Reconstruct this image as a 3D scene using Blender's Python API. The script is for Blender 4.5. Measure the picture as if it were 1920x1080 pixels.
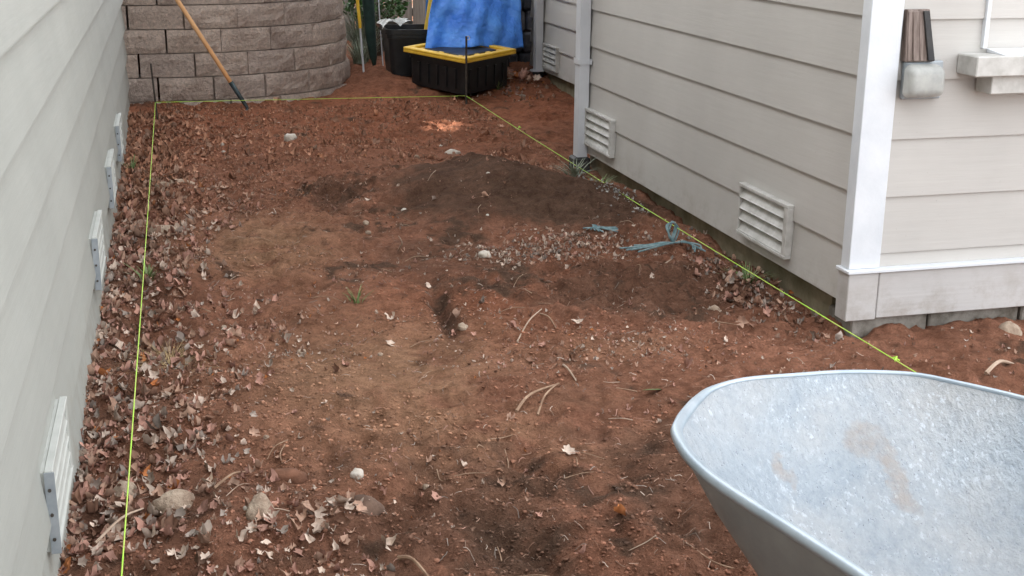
import bpy, bmesh, math, random
import numpy as np
from mathutils import Vector, Matrix, Quaternion
R_ = math.radians
rnd = random.Random(7)
rg = np.random.default_rng(11)
scene = bpy.context.scene
for o in list(bpy.data.objects): bpy.data.objects.remove(o)
COL = scene.collection

# ------------------------------------------------------------------ camera
CAM_H = 1.5
cd = bpy.data.cameras.new('camera'); cam = bpy.data.objects.new('camera', cd); COL.objects.link(cam)
cd.sensor_width = 36; cd.lens = 45.0; cd.clip_start = .02; cd.clip_end = 500
def _cam_matrix():
    f = 2400.
    Y = Vector((-670, -727, f)).normalized(); D = Vector((-60, 8260, f)).normalized()
    D = (D - Y * D.dot(Y)).normalized(); Z = -D; X = Y.cross(Z)
    return Matrix(((X[0], -X[1], -X[2], 0), (Y[0], -Y[1], -Y[2], 0), (Z[0], -Z[1], -Z[2], CAM_H), (0, 0, 0, 1)))
cam.matrix_world = _cam_matrix()
scene.camera = cam

# ------------------------------------------------------------------ light
SUN_EL = R_(30); SUN_AZ = (-.76, .65)
_n = math.hypot(*SUN_AZ)
SUN = Vector((SUN_AZ[0]/_n*math.cos(SUN_EL), SUN_AZ[1]/_n*math.cos(SUN_EL), math.sin(SUN_EL)))
w = bpy.data.worlds.new('World'); scene.world = w; w.use_nodes = True
nt = w.node_tree; nt.nodes.clear()
sky = nt.nodes.new('ShaderNodeTexSky'); sky.sky_type = 'NISHITA'; sky.sun_disc = False
sky.sun_elevation = SUN_EL; sky.sun_rotation = math.atan2(SUN_AZ[0], SUN_AZ[1])
sky.air_density = 1.0; sky.dust_density = 4.0; sky.ozone_density = 1.0
bw = nt.nodes.new('ShaderNodeHueSaturation'); bw.inputs['Saturation'].default_value = .28
bg = nt.nodes.new('ShaderNodeBackground'); bg.inputs['Strength'].default_value = .15
out = nt.nodes.new('ShaderNodeOutputWorld')
hz0 = nt.nodes.new('ShaderNodeMix'); hz0.data_type = 'RGBA'; hz0.inputs[0].default_value = .6
hz0.inputs[7].default_value = (6.2, 6.35, 6.6, 1)          # thin bright overcast veil over the clear sky
nt.links.new(sky.outputs[0], bw.inputs['Color']); nt.links.new(bw.outputs[0], hz0.inputs[6]); nt.links.new(hz0.outputs[2], bg.inputs[0]); nt.links.new(bg.outputs[0], out.inputs[0])
sd = bpy.data.lights.new('sun', 'SUN'); sd.energy = 4.5; sd.angle = R_(.53); sd.color = (1, .93, .82)
so = bpy.data.objects.new('sun', sd); COL.objects.link(so)
so.rotation_euler = SUN.to_track_quat('Z', 'Y').to_euler(); so.location = (0, 0, 12)
scene.view_settings.view_transform = 'Standard'; scene.view_settings.look = 'None'
scene.view_settings.gamma = 1; scene.view_settings.exposure = 2.1
scene.render.engine = 'CYCLES'

# ------------------------------------------------------------------ helpers
def _h(ix, iy, s):
    n = (ix.astype(np.int64)*374761393 + iy.astype(np.int64)*668265263 + s*1442695041) & 0x7fffffff
    n = ((n ^ (n >> 13))*1274126177) & 0x7fffffff
    return ((n ^ (n >> 16)) & 0xffff)/65535.
def vn(x, y, s=0):
    x = np.asarray(x, float); y = np.asarray(y, float)
    ix = np.floor(x); iy = np.floor(y); fx = x-ix; fy = y-iy
    fx = fx*fx*fx*(fx*(fx*6-15)+10); fy = fy*fy*fy*(fy*(fy*6-15)+10)
    a = _h(ix, iy, s); b = _h(ix+1, iy, s); c = _h(ix, iy+1, s); d = _h(ix+1, iy+1, s)
    return (a+(b-a)*fx)*(1-fy)+(c+(d-c)*fx)*fy
def fbm(x, y, s=0, o=4):
    t = 0; a = .5; n = 0
    for k in range(o):
        t = t+a*vn(x*2**k+k*17.3, y*2**k-k*9.1, s+k); n += a; a *= .5
    return t/n
def sst(e0, e1, x):
    t = np.clip((x-e0)/(e1-e0), 0, 1); return t*t*(3-2*t)
def gauss(x, y, cx, cy, rx, ry, rot=0):
    c, s = math.cos(rot), math.sin(rot); dx = x-cx; dy = y-cy
    return np.exp(-(((c*dx+s*dy)/rx)**2+((-s*dx+c*dy)/ry)**2))

class MB:
    def __init__(s): s.v = []; s.f = []
    def add(s, v, f):
        n = len(s.v); s.v += [tuple(p) for p in v]; s.f += [tuple(i+n for i in q) for q in f]; return s
    def box(s, x0, x1, y0, y1, z0, z1):
        return s.add([(x0,y0,z0),(x1,y0,z0),(x1,y1,z0),(x0,y1,z0),(x0,y0,z1),(x1,y0,z1),(x1,y1,z1),(x0,y1,z1)],
                     [(0,3,2,1),(4,5,6,7),(0,1,5,4),(1,2,6,5),(2,3,7,6),(3,0,4,7)])
    def prism(s, pts, axis, a0, a1):
        # pts: 2D polygon (counter-clockwise); extruded along axis 0/1/2
        n = len(pts); v = []
        for a in (a0, a1):
            for p in pts:
                q = list(p); q.insert(axis, a); v.append(q)
        f = [tuple(range(n-1, -1, -1)), tuple(range(n, 2*n))]
        for i in range(n): j = (i+1) % n; f.append((i, j, n+j, n+i))
        return s.add(v, f)
    def tube(s, path, rad, n=8, cap=True, closed=False):
        P = [Vector(p) for p in path]; m = len(P)
        if not hasattr(rad, '__len__'): rad = [rad]*m
        v = []; up = None
        for i in range(m):
            if closed: t = (P[(i+1) % m]-P[i-1]).normalized()
            else: t = (P[min(i+1, m-1)]-P[max(i-1, 0)]).normalized()
            if up is None:
                up = Vector((0, 0, 1)) if abs(t.z) < .9 else Vector((1, 0, 0))
            a = t.cross(up)
            if a.length < 1e-5: a = t.cross(Vector((1, .3, 0)))
            a.normalize(); b = a.cross(t).normalized(); up = b
            for k in range(n):
                w_ = 2*math.pi*k/n
                v.append(P[i]+(a*math.cos(w_)+b*math.sin(w_))*rad[i])
        f = []
        for i in range(m if closed else m-1):
            for k in range(n):
                q = (k+1) % n; j = (i+1) % m
                f.append((i*n+k, i*n+q, j*n+q, j*n+k))
        if cap and not closed:
            f.append(tuple(range(n-1, -1, -1))); f.append(tuple((m-1)*n+k for k in range(n)))
        return s.add(v, f)
    def mesh(s, name, bevel=0, smooth=False):
        me = bpy.data.meshes.new(name); me.from_pydata(s.v, [], s.f)
        bm = bmesh.new(); bm.from_mesh(me)
        bmesh.ops.recalc_face_normals(bm, faces=bm.faces)
        if bevel:
            bmesh.ops.bevel(bm, geom=[e for e in bm.edges if e.is_manifold and e.calc_face_angle(0) > .6], offset=bevel, segments=1, affect='EDGES', clamp_overlap=True)
        bm.to_mesh(me); bm.free()
        if smooth: me.polygons.foreach_set('use_smooth', [True]*len(me.polygons))
        return me
    def build(s, name, mat, parent=None, bevel=0, smooth=False, loc=None, rot=None):
        return link(name, s.mesh(name, bevel, smooth), mat, parent, loc, rot)
def link(name, me, mat=None, parent=None, loc=None, rot=None):
    o = bpy.data.objects.new(name, me); COL.objects.link(o)
    if mat is not None and not me.materials: me.materials.append(mat)
    if parent is not None: o.parent = parent
    if loc is not None: o.location = loc
    if rot is not None: o.rotation_euler = rot
    return o
def tag(o, label, cat, group=None, kind=None):
    if label: o['label'] = label
    if cat: o['category'] = cat
    if group: o['group'] = group
    if kind: o['kind'] = kind
    return o
def thing(name, loc, label, cat, group=None, rot=None):
    o = bpy.data.objects.new(name, None); COL.objects.link(o); o.location = loc; o.empty_display_size = .1
    if rot is not None: o.rotation_euler = rot
    return tag(o, label, cat, group)
def np_mesh(name, V, F, cols=None, smooth=False):
    V = np.asarray(V, np.float32); F = np.asarray(F, np.int32); k = F.shape[1]
    me = bpy.data.meshes.new(name)
    me.vertices.add(len(V)); me.vertices.foreach_set('co', V.ravel())
    me.loops.add(F.size); me.loops.foreach_set('vertex_index', F.ravel())
    me.polygons.add(len(F)); me.polygons.foreach_set('loop_start', np.arange(0, F.size, k, dtype=np.int32))
    me.update(calc_edges=True)
    if smooth: me.polygons.foreach_set('use_smooth', [True]*len(F))
    if cols is not None:
        a = me.color_attributes.new('col', 'FLOAT_COLOR', 'POINT')
        c = np.ones((len(V), 4), np.float32); c[:, :3] = cols; a.data.foreach_set('color', c.ravel())
    return me

# ------------------------------------------------------------------ materials
def nodes(name):
    m = bpy.data.materials.new(name); m.use_nodes = True; t = m.node_tree
    return m, t, t.nodes['Principled BSDF']
def N(t, typ, **k):
    n = t.nodes.new(typ)
    for a, b in k.items():
        if a in n.inputs: n.inputs[a].default_value = b
        else: setattr(n, a, b)
    return n
def coords(t, kind='pos', scale=(1, 1, 1)):
    mp = N(t, 'ShaderNodeMapping'); mp.inputs['Scale'].default_value = scale
    if kind == 'pos':
        g = N(t, 'ShaderNodeNewGeometry'); t.links.new(g.outputs['Position'], mp.inputs[0])
    else:
        g = N(t, 'ShaderNodeTexCoord'); t.links.new(g.outputs['Object'], mp.inputs[0])
    return mp.outputs[0]
def noise(t, vec, scale, detail=5, rough=.6):
    n = N(t, 'ShaderNodeTexNoise', Scale=scale, Detail=detail, Roughness=rough); t.links.new(vec, n.inputs['Vector']); return n.outputs['Fac']
def ramp(t, fac, stops):
    r = N(t, 'ShaderNodeValToRGB'); e = r.color_ramp.elements
    while len(e) < len(stops): e.new(.5)
    for i, (p, c) in enumerate(stops): e[i].position = p; e[i].color = (*c, 1) if len(c) == 3 else c
    t.links.new(fac, r.inputs[0]); return r.outputs[0]
def mix(t, fac, a, b, mode='MIX'):
    m = N(t, 'ShaderNodeMix', data_type='RGBA', blend_type=mode)
    if isinstance(fac, (int, float)): m.inputs[0].default_value = fac
    else: t.links.new(fac, m.inputs[0])
    for i, c in ((6, a), (7, b)):
        if isinstance(c, tuple): m.inputs[i].default_value = (*c, 1)
        else: t.links.new(c, m.inputs[i])
    return m.outputs[2]
def math_(t, op, a, b=0.):
    m = N(t, 'ShaderNodeMath', operation=op)
    for i, c in ((0, a), (1, b)):
        if isinstance(c, (int, float)): m.inputs[i].default_value = c
        else: t.links.new(c, m.inputs[i])
    return m.outputs[0]
def bump(t, p, h, dist, strength=1):
    b = N(t, 'ShaderNodeBump', Distance=dist, Strength=strength); t.links.new(h, b.inputs['Height'])
    t.links.new(b.outputs[0], p.inputs['Normal']); return b
def pm(name, c1, c2, scale=8, rough=.7, bd=0, bs=40, metal=0, st=(1, 1, 1), kind='pos', spec=.4, lo=.35, hi=.65):
    m, t, p = nodes(name); v = coords(t, kind, st)
    t.links.new(ramp(t, noise(t, v, scale), [(lo, c1), (hi, c2)]), p.inputs['Base Color'])
    p.inputs['Roughness'].default_value = rough; p.inputs['Metallic'].default_value = metal
    p.inputs['Specular IOR Level'].default_value = spec
    if bd: bump(t, p, noise(t, v, bs), bd)
    return m
def siding_mat(name, base, grain):
    m, t, p = nodes(name)
    v = coords(t, 'pos', grain)
    g = noise(t, v, 7, 6, .65)
    v2 = coords(t, 'pos', (1, 1, 1)); big = noise(t, v2, 1.6, 4, .6)
    d = tuple(c*.88 for c in base)
    c = mix(t, ramp(t, big, [(.3, (0, 0, 0)), (.7, (1, 1, 1))]), d, base)
    fine = ramp(t, g, [(.3, (.97, .97, .97)), (.7, (1.015, 1.015, 1.015))])
    c = mix(t, 1., c, fine, 'MULTIPLY')
    # mud splash and dust close to the ground
    gm = N(t, 'ShaderNodeNewGeometry'); sp = N(t, 'ShaderNodeSeparateXYZ'); t.links.new(gm.outputs['Position'], sp.inputs[0])
    hz = N(t, 'ShaderNodeMapRange'); t.links.new(sp.outputs['Z'], hz.inputs[0])
    hz.inputs[1].default_value = .04; hz.inputs[2].default_value = .27; hz.inputs[3].default_value = 1; hz.inputs[4].default_value = 0
    sp2 = ramp(t, noise(t, v2, 9, 8, .75), [(.46, (0, 0, 0)), (.75, (1, 1, 1))])
    c = mix(t, math_(t, 'MULTIPLY', math_(t, 'MULTIPLY', hz.outputs[0], sp2), .7), c, (.23, .18, .13))
    # sparse dark specks
    sk = ramp(t, noise(t, v2, 75, 2, .5), [(.73, (0, 0, 0)), (.80, (1, 1, 1))])
    c = mix(t, math_(t, 'MULTIPLY', sk, .3), c, (.2, .17, .14))
    t.links.new(c, p.inputs['Base Color']); p.inputs['Roughness'].default_value = .62; p.inputs['Specular IOR Level'].default_value = .35
    bump(t, p, g, .0013, .8)
    return m
M = {}
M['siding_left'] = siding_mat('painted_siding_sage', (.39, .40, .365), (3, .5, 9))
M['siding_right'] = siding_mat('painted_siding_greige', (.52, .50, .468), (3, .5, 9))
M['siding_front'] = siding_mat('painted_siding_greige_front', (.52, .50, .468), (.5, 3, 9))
M['trim'] = pm('white_trim_paint', (.60, .63, .66), (.69, .715, .74), 5, .45, .0006, 60)
M['band'] = siding_mat('skirt_paint', (.52, .505, .49), (.5, 3, 9))
M['spout'] = pm('downspout_paint', (.55, .565, .59), (.63, .64, .66), 4, .4)
M['vent'] = pm('vent_paint', (.40, .39, .36), (.56, .55, .52), 14, .55)
M['vent_left'] = pm('vent_paint_sage', (.42, .43, .395), (.48, .49, .455), 14, .6)
M['vent_dark'] = pm('vent_backing_dark', (.10, .095, .09), (.16, .15, .14), 60, .8)
M['galv_plate'] = pm('galvanised_plate', (.30, .335, .36), (.40, .43, .45), 18, .5, metal=.4)
M['concrete'] = pm('old_concrete', (.10, .085, .065), (.27, .25, .22), 12, .9, .004, 70)
M['mossy'] = pm('mossy_concrete', (.13, .115, .065), (.27, .23, .155), 5, .95, .004, 60)
M['black_plastic'] = pm('black_plastic', (.008, .009, .010), (.018, .019, .020), 10, .42, .0008, 30)
M['boot'] = pm('black_drain_pipe', (.02, .02, .022), (.05, .048, .045), 12, .6)
M['yellow'] = pm('yellow_plastic', (.72, .44, .035), (.86, .56, .06), 9, .45)
M['wood'] = pm('tool_handle_wood', (.55, .25, .09), (.74, .42, .20), 6, .5, st=(1, 1, .15))
M['dark_metal'] = pm('dark_tool_steel', (.03, .045, .05), (.07, .085, .09), 20, .5, metal=.7)
M['stake'] = pm('dark_stake_steel', (.05, .045, .04), (.10, .085, .07), 30, .6, metal=.5)
M['roof'] = pm('roof_shingle', (.09, .08, .075), (.16, .15, .14), 12, .95, .006, 40)
M['gravel_grey'] = pm('fence_wood_grey', (.16, .145, .125), (.30, .28, .25), 5, .85, .002, 30, st=(8, 8, .5))
M['umber'] = pm('weathered_brown_wood', (.10, .07, .055), (.26, .205, .18), 7, .6, .002, 20, st=(9, 9, .7))
M['stone'] = pm('stone_dusty', (.24, .165, .115), (.46, .36, .27), 22, .95, .012, 60)
M['stone_white'] = pm('stone_pale', (.44, .38, .31), (.62, .56, .49), 24, .85, .006, 60)
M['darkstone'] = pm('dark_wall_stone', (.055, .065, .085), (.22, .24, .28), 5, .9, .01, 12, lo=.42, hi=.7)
M['bark'] = pm('bark', (.06, .045, .03), (.14, .11, .08), 12, .95, .01, 20)
M['rubber'] = pm('tyre_rubber', (.015, .015, .015), (.03, .03, .03), 20, .85)
M['twig'] = pm('dry_twig', (.22, .13, .08), (.40, .27, .18), 20, .85)
M['twig_pale'] = pm('pale_stick', (.34, .24, .17), (.48, .36, .27), 20, .8)
M['rope'] = pm('teal_rope', (.10, .18, .195), (.25, .34, .35), 40, .8)
def cover_mat():
    m, t, p = nodes('smoked_cover'); v = coords(t)
    t.links.new(ramp(t, noise(t, v, 11), [(.35, (.42, .43, .41)), (.65, (.62, .62, .58))]), p.inputs['Base Color'])
    p.inputs['Roughness'].default_value = .22; p.inputs['Transmission Weight'].default_value = .35; p.inputs['IOR'].default_value = 1.3
    return m
M['cover'] = cover_mat()
def tarp_mat():
    m, t, p = nodes('blue_tarp'); v = coords(t)
    n = noise(t, v, 6)
    t.links.new(ramp(t, n, [(.3, (.045, .21, .82)), (.7, (.11, .36, .95))]), p.inputs['Base Color'])
    p.inputs['Roughness'].default_value = .42
    b = N(t, 'ShaderNodeTexVoronoi', Scale=13.); b.feature = 'DISTANCE_TO_EDGE'; t.links.new(coords(t, 'pos', (1, .6, 1.5)), b.inputs['Vector'])
    s = math_(t, 'ADD', math_(t, 'MULTIPLY', b.outputs['Distance'], .6), noise(t, v, 22, 4))
    bump(t, p, s, .02, .8)
    return m
M['tarp'] = tarp_mat()
def line_mat():
    m, t, p = nodes('lime_mason_line'); v = coords(t)
    t.links.new(ramp(t, noise(t, v, 9, 3), [(.4, (.42, .78, .06)), (.62, (.52, .66, .12))]), p.inputs['Base Color']); p.inputs['Roughness'].default_value = .6
    return m
M['line'] = line_mat()
def block_mat():
    m, t, p = nodes('split_face_block'); v = coords(t)
    a = noise(t, v, 5, 8, .7); b = noise(t, v, 45, 6, .75); c_ = noise(t, v, 130, 3, .6)
    c = ramp(t, a, [(.3, (.42, .335, .285)), (.5, (.56, .46, .395)), (.72, (.68, .575, .50))])
    c = mix(t, .6, c, ramp(t, b, [(.28, (.45, .45, .45)), (.7, (1.6, 1.57, 1.54))]), 'MULTIPLY')
    oi = N(t, 'ShaderNodeObjectInfo'); c = mix(t, .55, c, ramp(t, oi.outputs['Random'], [(0, (.88, .88, .89)), (1, (1.1, 1.07, 1.03))]), 'MULTIPLY')
    t.links.new(c, p.inputs['Base Color']); p.inputs['Roughness'].default_value = .95; p.inputs['Specular IOR Level'].default_value = .2
    bump(t, p, math_(t, 'ADD', b, math_(t, 'ADD', math_(t, 'MULTIPLY', c_, .35), math_(t, 'MULTIPLY', noise(t, v, 20, 5, .7), 1.2))), .03, 1)
    return m
M['block'] = block_mat()
def soil_mat():
    m, t, p = nodes('soil'); v = coords(t)
    at = N(t, 'ShaderNodeAttribute', attribute_name='col')
    n1 = noise(t, v, 3.2, 8, .7); n2 = noise(t, v, 26, 8, .75); n3 = noise(t, v, 140, 4, .7)
    c = mix(t, .85, at.outputs['Color'], ramp(t, n1, [(.25, (.60, .58, .56)), (.75, (1.34, 1.36, 1.38))]), 'MULTIPLY')
    c = mix(t, .8, c, ramp(t, n2, [(.25, (.4, .38, .36)), (.5, (1, 1, 1)), (.78, (1.5, 1.5, 1.5))]), 'MULTIPLY')
    c = mix(t, .8, c, ramp(t, n3, [(.25, (.6, .6, .6)), (.75, (1.35, 1.33, 1.3))]), 'MULTIPLY')
    n4 = noise(t, v, 11, 6, .7)
    c = mix(t, .8, c, ramp(t, n4, [(.3, (.62, .58, .55)), (.48, (1, 1, 1)), (.7, (1.28, 1.3, 1.32))]), 'MULTIPLY')
    pale = ramp(t, noise(t, v, 85, 3, .6), [(.66, (0, 0, 0)), (.74, (1, 1, 1))])
    c = mix(t, math_(t, 'MULTIPLY', pale, .45), c, (.42, .30, .22))
    t.links.new(c, p.inputs['Base Color']); p.inputs['Roughness'].default_value = 1; p.inputs['Specular IOR Level'].default_value = .08
    bump(t, p, math_(t, 'ADD', n2, math_(t, 'MULTIPLY', n3, .45)), .028, 1)
    return m
M['soil'] = soil_mat()
def col_mat(name, rough=.85, trans=0):
    m, t, p = nodes(name); at = N(t, 'ShaderNodeAttribute', attribute_name='col'); v = coords(t)
    c = mix(t, .7, at.outputs['Color'], ramp(t, noise(t, v, 60, 4), [(.3, (.75, .75, .75)), (.7, (1.2, 1.2, 1.2))]), 'MULTIPLY')
    t.links.new(c, p.inputs['Base Color']); p.inputs['Roughness'].default_value = rough; p.inputs['Specular IOR Level'].default_value = .2
    return m
M['col'] = col_mat('litter'); M['crumb'] = col_mat('soil_crumbs', 1.)
LEAFC = dict(tan=(.42, .265, .19), pale=(.60, .475, .385), brown=(.22, .118, .078), orange=(.50, .19, .07), rose=(.45, .25, .19), grey=(.35, .285, .24))
for k, c in LEAFC.items():
    M['leaf_'+k] = pm('dry_leaf_'+k, tuple(x*.7 for x in c), tuple(x*1.25 for x in c), 45, .8, .001, 90, spec=.25)
M['leaf_green'] = pm('green_leaf', (.10, .15, .05), (.20, .26, .10), 20, .6)
M['leaf_dark'] = pm('shrub_leaf', (.03, .085, .02), (.09, .20, .05), 15, .5)
M['grass_grey'] = pm('grey_green_blades', (.14, .17, .11), (.32, .35, .27), 20, .7)
M['straw'] = pm('straw', (.34, .22, .10), (.52, .38, .20), 20, .8)
def galv_mat():
    m, t, p = nodes('galvanised_tray'); v = coords(t, 'obj'); vs = coords(t, 'obj', (1, .62, .62))
    n1 = noise(t, v, 3.2, 5, .6)
    base = ramp(t, n1, [(.3, (.29, .335, .375)), (.7, (.41, .445, .475))])
    dust = ramp(t, noise(t, v, 2.3, 6, .62), [(.42, (0, 0, 0)), (.68, (1, 1, 1))])
    base = mix(t, math_(t, 'MULTIPLY', dust, .6), base, (.50, .465, .43))
    n2 = noise(t, vs, 70, 6, .72); n3 = noise(t, vs, 150, 3, .6)
    base = mix(t, .8, base, ramp(t, n2, [(.32, (.80, .82, .85)), (.55, (1, 1, 1)), (.72, (1.12, 1.12, 1.12))]), 'MULTIPLY')
    fl = math_(t, 'MULTIPLY', ramp(t, noise(t, vs, 95, 4, .7), [(.56, (0, 0, 0)), (.64, (1, 1, 1))]), ramp(t, noise(t, v, 6, 3, .6), [(.4, (0, 0, 0)), (.6, (1, 1, 1))]))
    base = mix(t, math_(t, 'MULTIPLY', fl, .55), base, (.66, .71, .76))
    tc = N(t, 'ShaderNodeTexCoord'); sp = N(t, 'ShaderNodeSeparateXYZ'); t.links.new(tc.outputs['Object'], sp.inputs[0])
    wob = math_(t, 'MULTIPLY', math_(t, 'SUBTRACT', noise(t, v, 14, 6, .7), .5), .10)
    st = None
    for (cx, cy, rx, ry) in STAINS:          # dried mud where wet soil slid down the inside
        dx = math_(t, 'DIVIDE', math_(t, 'ADD', math_(t, 'SUBTRACT', sp.outputs['X'], cx), wob), rx)
        dy = math_(t, 'DIVIDE', math_(t, 'ADD', math_(t, 'SUBTRACT', sp.outputs['Y'], cy), wob), ry)
        d = math_(t, 'ADD', math_(t, 'MULTIPLY', dx, dx), math_(t, 'MULTIPLY', dy, dy))
        r = N(t, 'ShaderNodeMapRange'); t.links.new(d, r.inputs[0]); r.inputs[1].default_value = .3; r.inputs[2].default_value = 1.2; r.inputs[3].default_value = 1; r.inputs[4].default_value = 0
        st = r.outputs[0] if st is None else math_(t, 'MAXIMUM', st, r.outputs[0])
    sm = math_(t, 'MULTIPLY', st, ramp(t, noise(t, v, 34, 5, .7), [(.3, (.25, .25, .25)), (.6, (1, 1, 1))]))
    base = mix(t, math_(t, 'MULTIPLY', sm, .55), base, (.36, .29, .235))
    t.links.new(base, p.inputs['Base Color'])
    met = math_(t, 'MULTIPLY', math_(t, 'SUBTRACT', 1., math_(t, 'MAXIMUM', sm, math_(t, 'MULTIPLY', dust, .7))), .6)
    t.links.new(met, p.inputs['Metallic'])
    rr = ramp(t, n3, [(.35, (.55, .55, .55)), (.6, (.4, .4, .4)), (.7, (.22, .22, .22))])
    t.links.new(math_(t, 'ADD', rr, math_(t, 'MULTIPLY', sm, .3)), p.inputs['Roughness'])
    bump(t, p, math_(t, 'ADD', n2, math_(t, 'MULTIPLY', n3, .5)), .006, 1.)
    return m
M['galv_rim'] = pm('galvanised_rim', (.34, .40, .45), (.46, .52, .57), 9, .42, .0006, 60, metal=.55)
M['galv_shaded'] = pm('galvanised_shaded_side', (.24, .255, .255), (.32, .335, .33), 6, .5, .0008, 50, metal=.35)  # same steel as the tray, shade of its outer side put into the colour

# ------------------------------------------------------------------ ground
def ground_h(x, y):
    x = np.asarray(x, float); y = np.asarray(y, float)
    lump = fbm(x/.16, y/.16, 3, 4)-.5; mid = fbm(x/.55, y/.55, 9, 3)-.5
    z = mid*.075 + lump*.066 + (np.abs(fbm(x/.09, y/.09, 23, 3)-.5)-.1)*-.085*sst(.3, .6, fbm(x/.7, y/.7, 29, 2)) + (fbm(x/.05, y/.05, 37, 2)-.5)*.014
    z = z+.21*gauss(x, y, 1.62, 6.55, .48, .58)+.06*gauss(x, y, 2.0, 6.0, .32, .4)          # dark spoil heap
    rough = gauss(x, y, 1.75, 4.75, .5, .42)+gauss(x, y, .82, 6.55, .25, .5)+.3*gauss(x, y, .62, 2.95, .45, .35)
    z = z+rough*(fbm(x/.07, y/.07, 31, 3)-.45)*.12
    z = z-.035*gauss(x, y, 1.75, 4.62, .35, .16)+.035*gauss(x, y, 1.75, 4.95, .4, .16)
    z = z-.075*gauss(x, y, .965, 4.6, .035, .26, -.09)-.03*gauss(x, y, 1.03, 4.3, .05, .08)  # narrow trench
    z = z-.06*gauss(x, y, .76, 2.75, .08, .18, .35)-.055*gauss(x, y, .93, 3.2, .07, .13, .4)-.04*gauss(x, y, 1.16, 3.1, .06, .12, .3)      # boot holes
    z = z-.03*gauss(x, y, .62, 3.02, .12, .1)-.03*gauss(x, y, .18, 4.80, .04, .05)
    z = z-.022*(gauss(x, y, 1.0, 2.5, .06, .5, .1)+gauss(x, y, 1.2, 2.6, .07, .5, .1))+.02*gauss(x, y, 1.1, 2.5, .05, .5, .1)
    z = z-.035*sst(.1, -.2, x)*sst(10, 9, y)                                                  # strip along the left house
    z = z+.02*sst(9.2, 10.0, y)*sst(1.2, .2, x)+.10*sst(9.9, 10.7, y)*sst(1.2, 1.9, x)        # rising toward the back
    z = z-.02*sst(2.25, 2.45, x)*sst(5.5, 4.2, y)
    far = sst(12, 20, np.maximum(np.abs(x-1.5)*1.0, np.abs(y-6)))
    return z*(1-far)
def soil_cols(x, y):
    n = fbm(x/.5, y/.5, 41, 4); n2 = fbm(x/.12, y/.12, 51, 3)
    base = np.array((.280, .130, .082)); ochre = np.array((.345, .192, .116)); red = np.array((.30, .118, .066)); dark = np.array((.118, .069, .047))
    c = np.ones(x.shape+(3,))*base
    def lerp(c, d, m): m = np.clip(m, 0, 1)[..., None]; return c*(1-m)+d*m
    c = lerp(c, red, sst(7.0, 9.2, y)*(.5+.9*n)*.9)
    c = lerp(c, red, .75*gauss(x, y, 1.2, 4.7, .5, .5)*sst(.3, .6, n))
    oc = 1.2*gauss(x, y, .38, 5.7, .32, .55)+1.2*gauss(x, y, .62, 4.0, .45, .55)+.5*gauss(x, y, 1.5, 4.0, .25, .12)+.5*gauss(x, y, .9, 3.3, .5, .3)
    c = lerp(c, ochre, oc*sst(.25, .58, n2*.5+n*.5))
    rim = (fbm(x/.22, y/.22, 61, 3)-.5)+.7*(fbm(x/.05, y/.05, 63, 3)-.5)
    dk = sst(.25, .7, gauss(x, y, 1.60, 6.42, .62, .75)+rim*.35)+sst(.25, .7, gauss(x, y, 2.05, 5.95, .42, .42)+rim*.35)
    dk = dk+.7*sst(.2, .8, gauss(x, y, 1.85, 4.72, .62, .42)+rim*.8)
    dk = dk+.7*sst(.35, .7, gauss(x, y, .8, 6.6, .22, .55)+rim*.9)
    dk = dk+.55*sst(.3, .8, gauss(x, y, .6, 2.9, .7, .4)+rim*1.3)+.45*sst(.2, .8, gauss(x, y, .76, 2.75, .12, .25, .35)+rim*.5)
    dk = dk+.6*sst(.2, .8, gauss(x, y, 1.25, 2.9, .32, .7)+rim*1.1)
    dk = dk+1.0*gauss(x, y, .975, 4.55, .05, .28, -.09)+.5*sst(.35, .75, gauss(x, y, 1.05, 5.3, .35, .5)+rim*1.1)+.55*sst(.15, -.25, x)*sst(.3, .6, n2)
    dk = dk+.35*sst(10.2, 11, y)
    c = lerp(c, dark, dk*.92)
    return c
def axis(a, b, n, lo, hi):
    core = np.linspace(a, b, n)
    l = a-np.geomspace(.03, a-lo, 26)[::-1]; h = b+np.geomspace(.03, hi-b, 26)
    return np.concatenate([l, core, h])
gx = axis(-.5, 3.4, 330, -90, 90)
yy = [2.1]
while yy[-1] < 11.6: yy.append(yy[-1]+.0062*yy[-1]**.5*1.05)
yy = np.array(yy)
gy = np.concatenate([2.1-np.geomspace(.03, 92, 26)[::-1], yy, yy[-1]+np.geomspace(.03, 110, 30)])
XX, YY = np.meshgrid(gx, gy); ZZ = ground_h(XX, YY)
nx, ny = len(gx), len(gy); idx = np.arange(nx*ny).reshape(ny, nx)
F = np.stack([idx[:-1, :-1], idx[:-1, 1:], idx[1:, 1:], idx[1:, :-1]], -1).reshape(-1, 4)
gme = np_mesh('ground', np.stack([XX, YY, ZZ], -1).reshape(-1, 3), F, soil_cols(XX, YY).reshape(-1, 3), smooth=True)
ground = link('ground', gme, M['soil']); ground['kind'] = 'structure'; ground['label'] = 'bare reddish brown soil between the two houses'
def gz(x, y): return float(ground_h(np.array([x]), np.array([y]))[0])

bounce = MB().box(.1, 16, -14, .7, -.2, .04).build('reflector', pm('pale_concrete', (.40, .38, .35), (.52, .50, .47), 3, .9, .002, 60)); bounce['kind'] = 'structure'; bounce['label'] = 'pale concrete driveway added unseen behind the camera to bounce light'  # added slab out of view, throws light back on the house front
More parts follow.
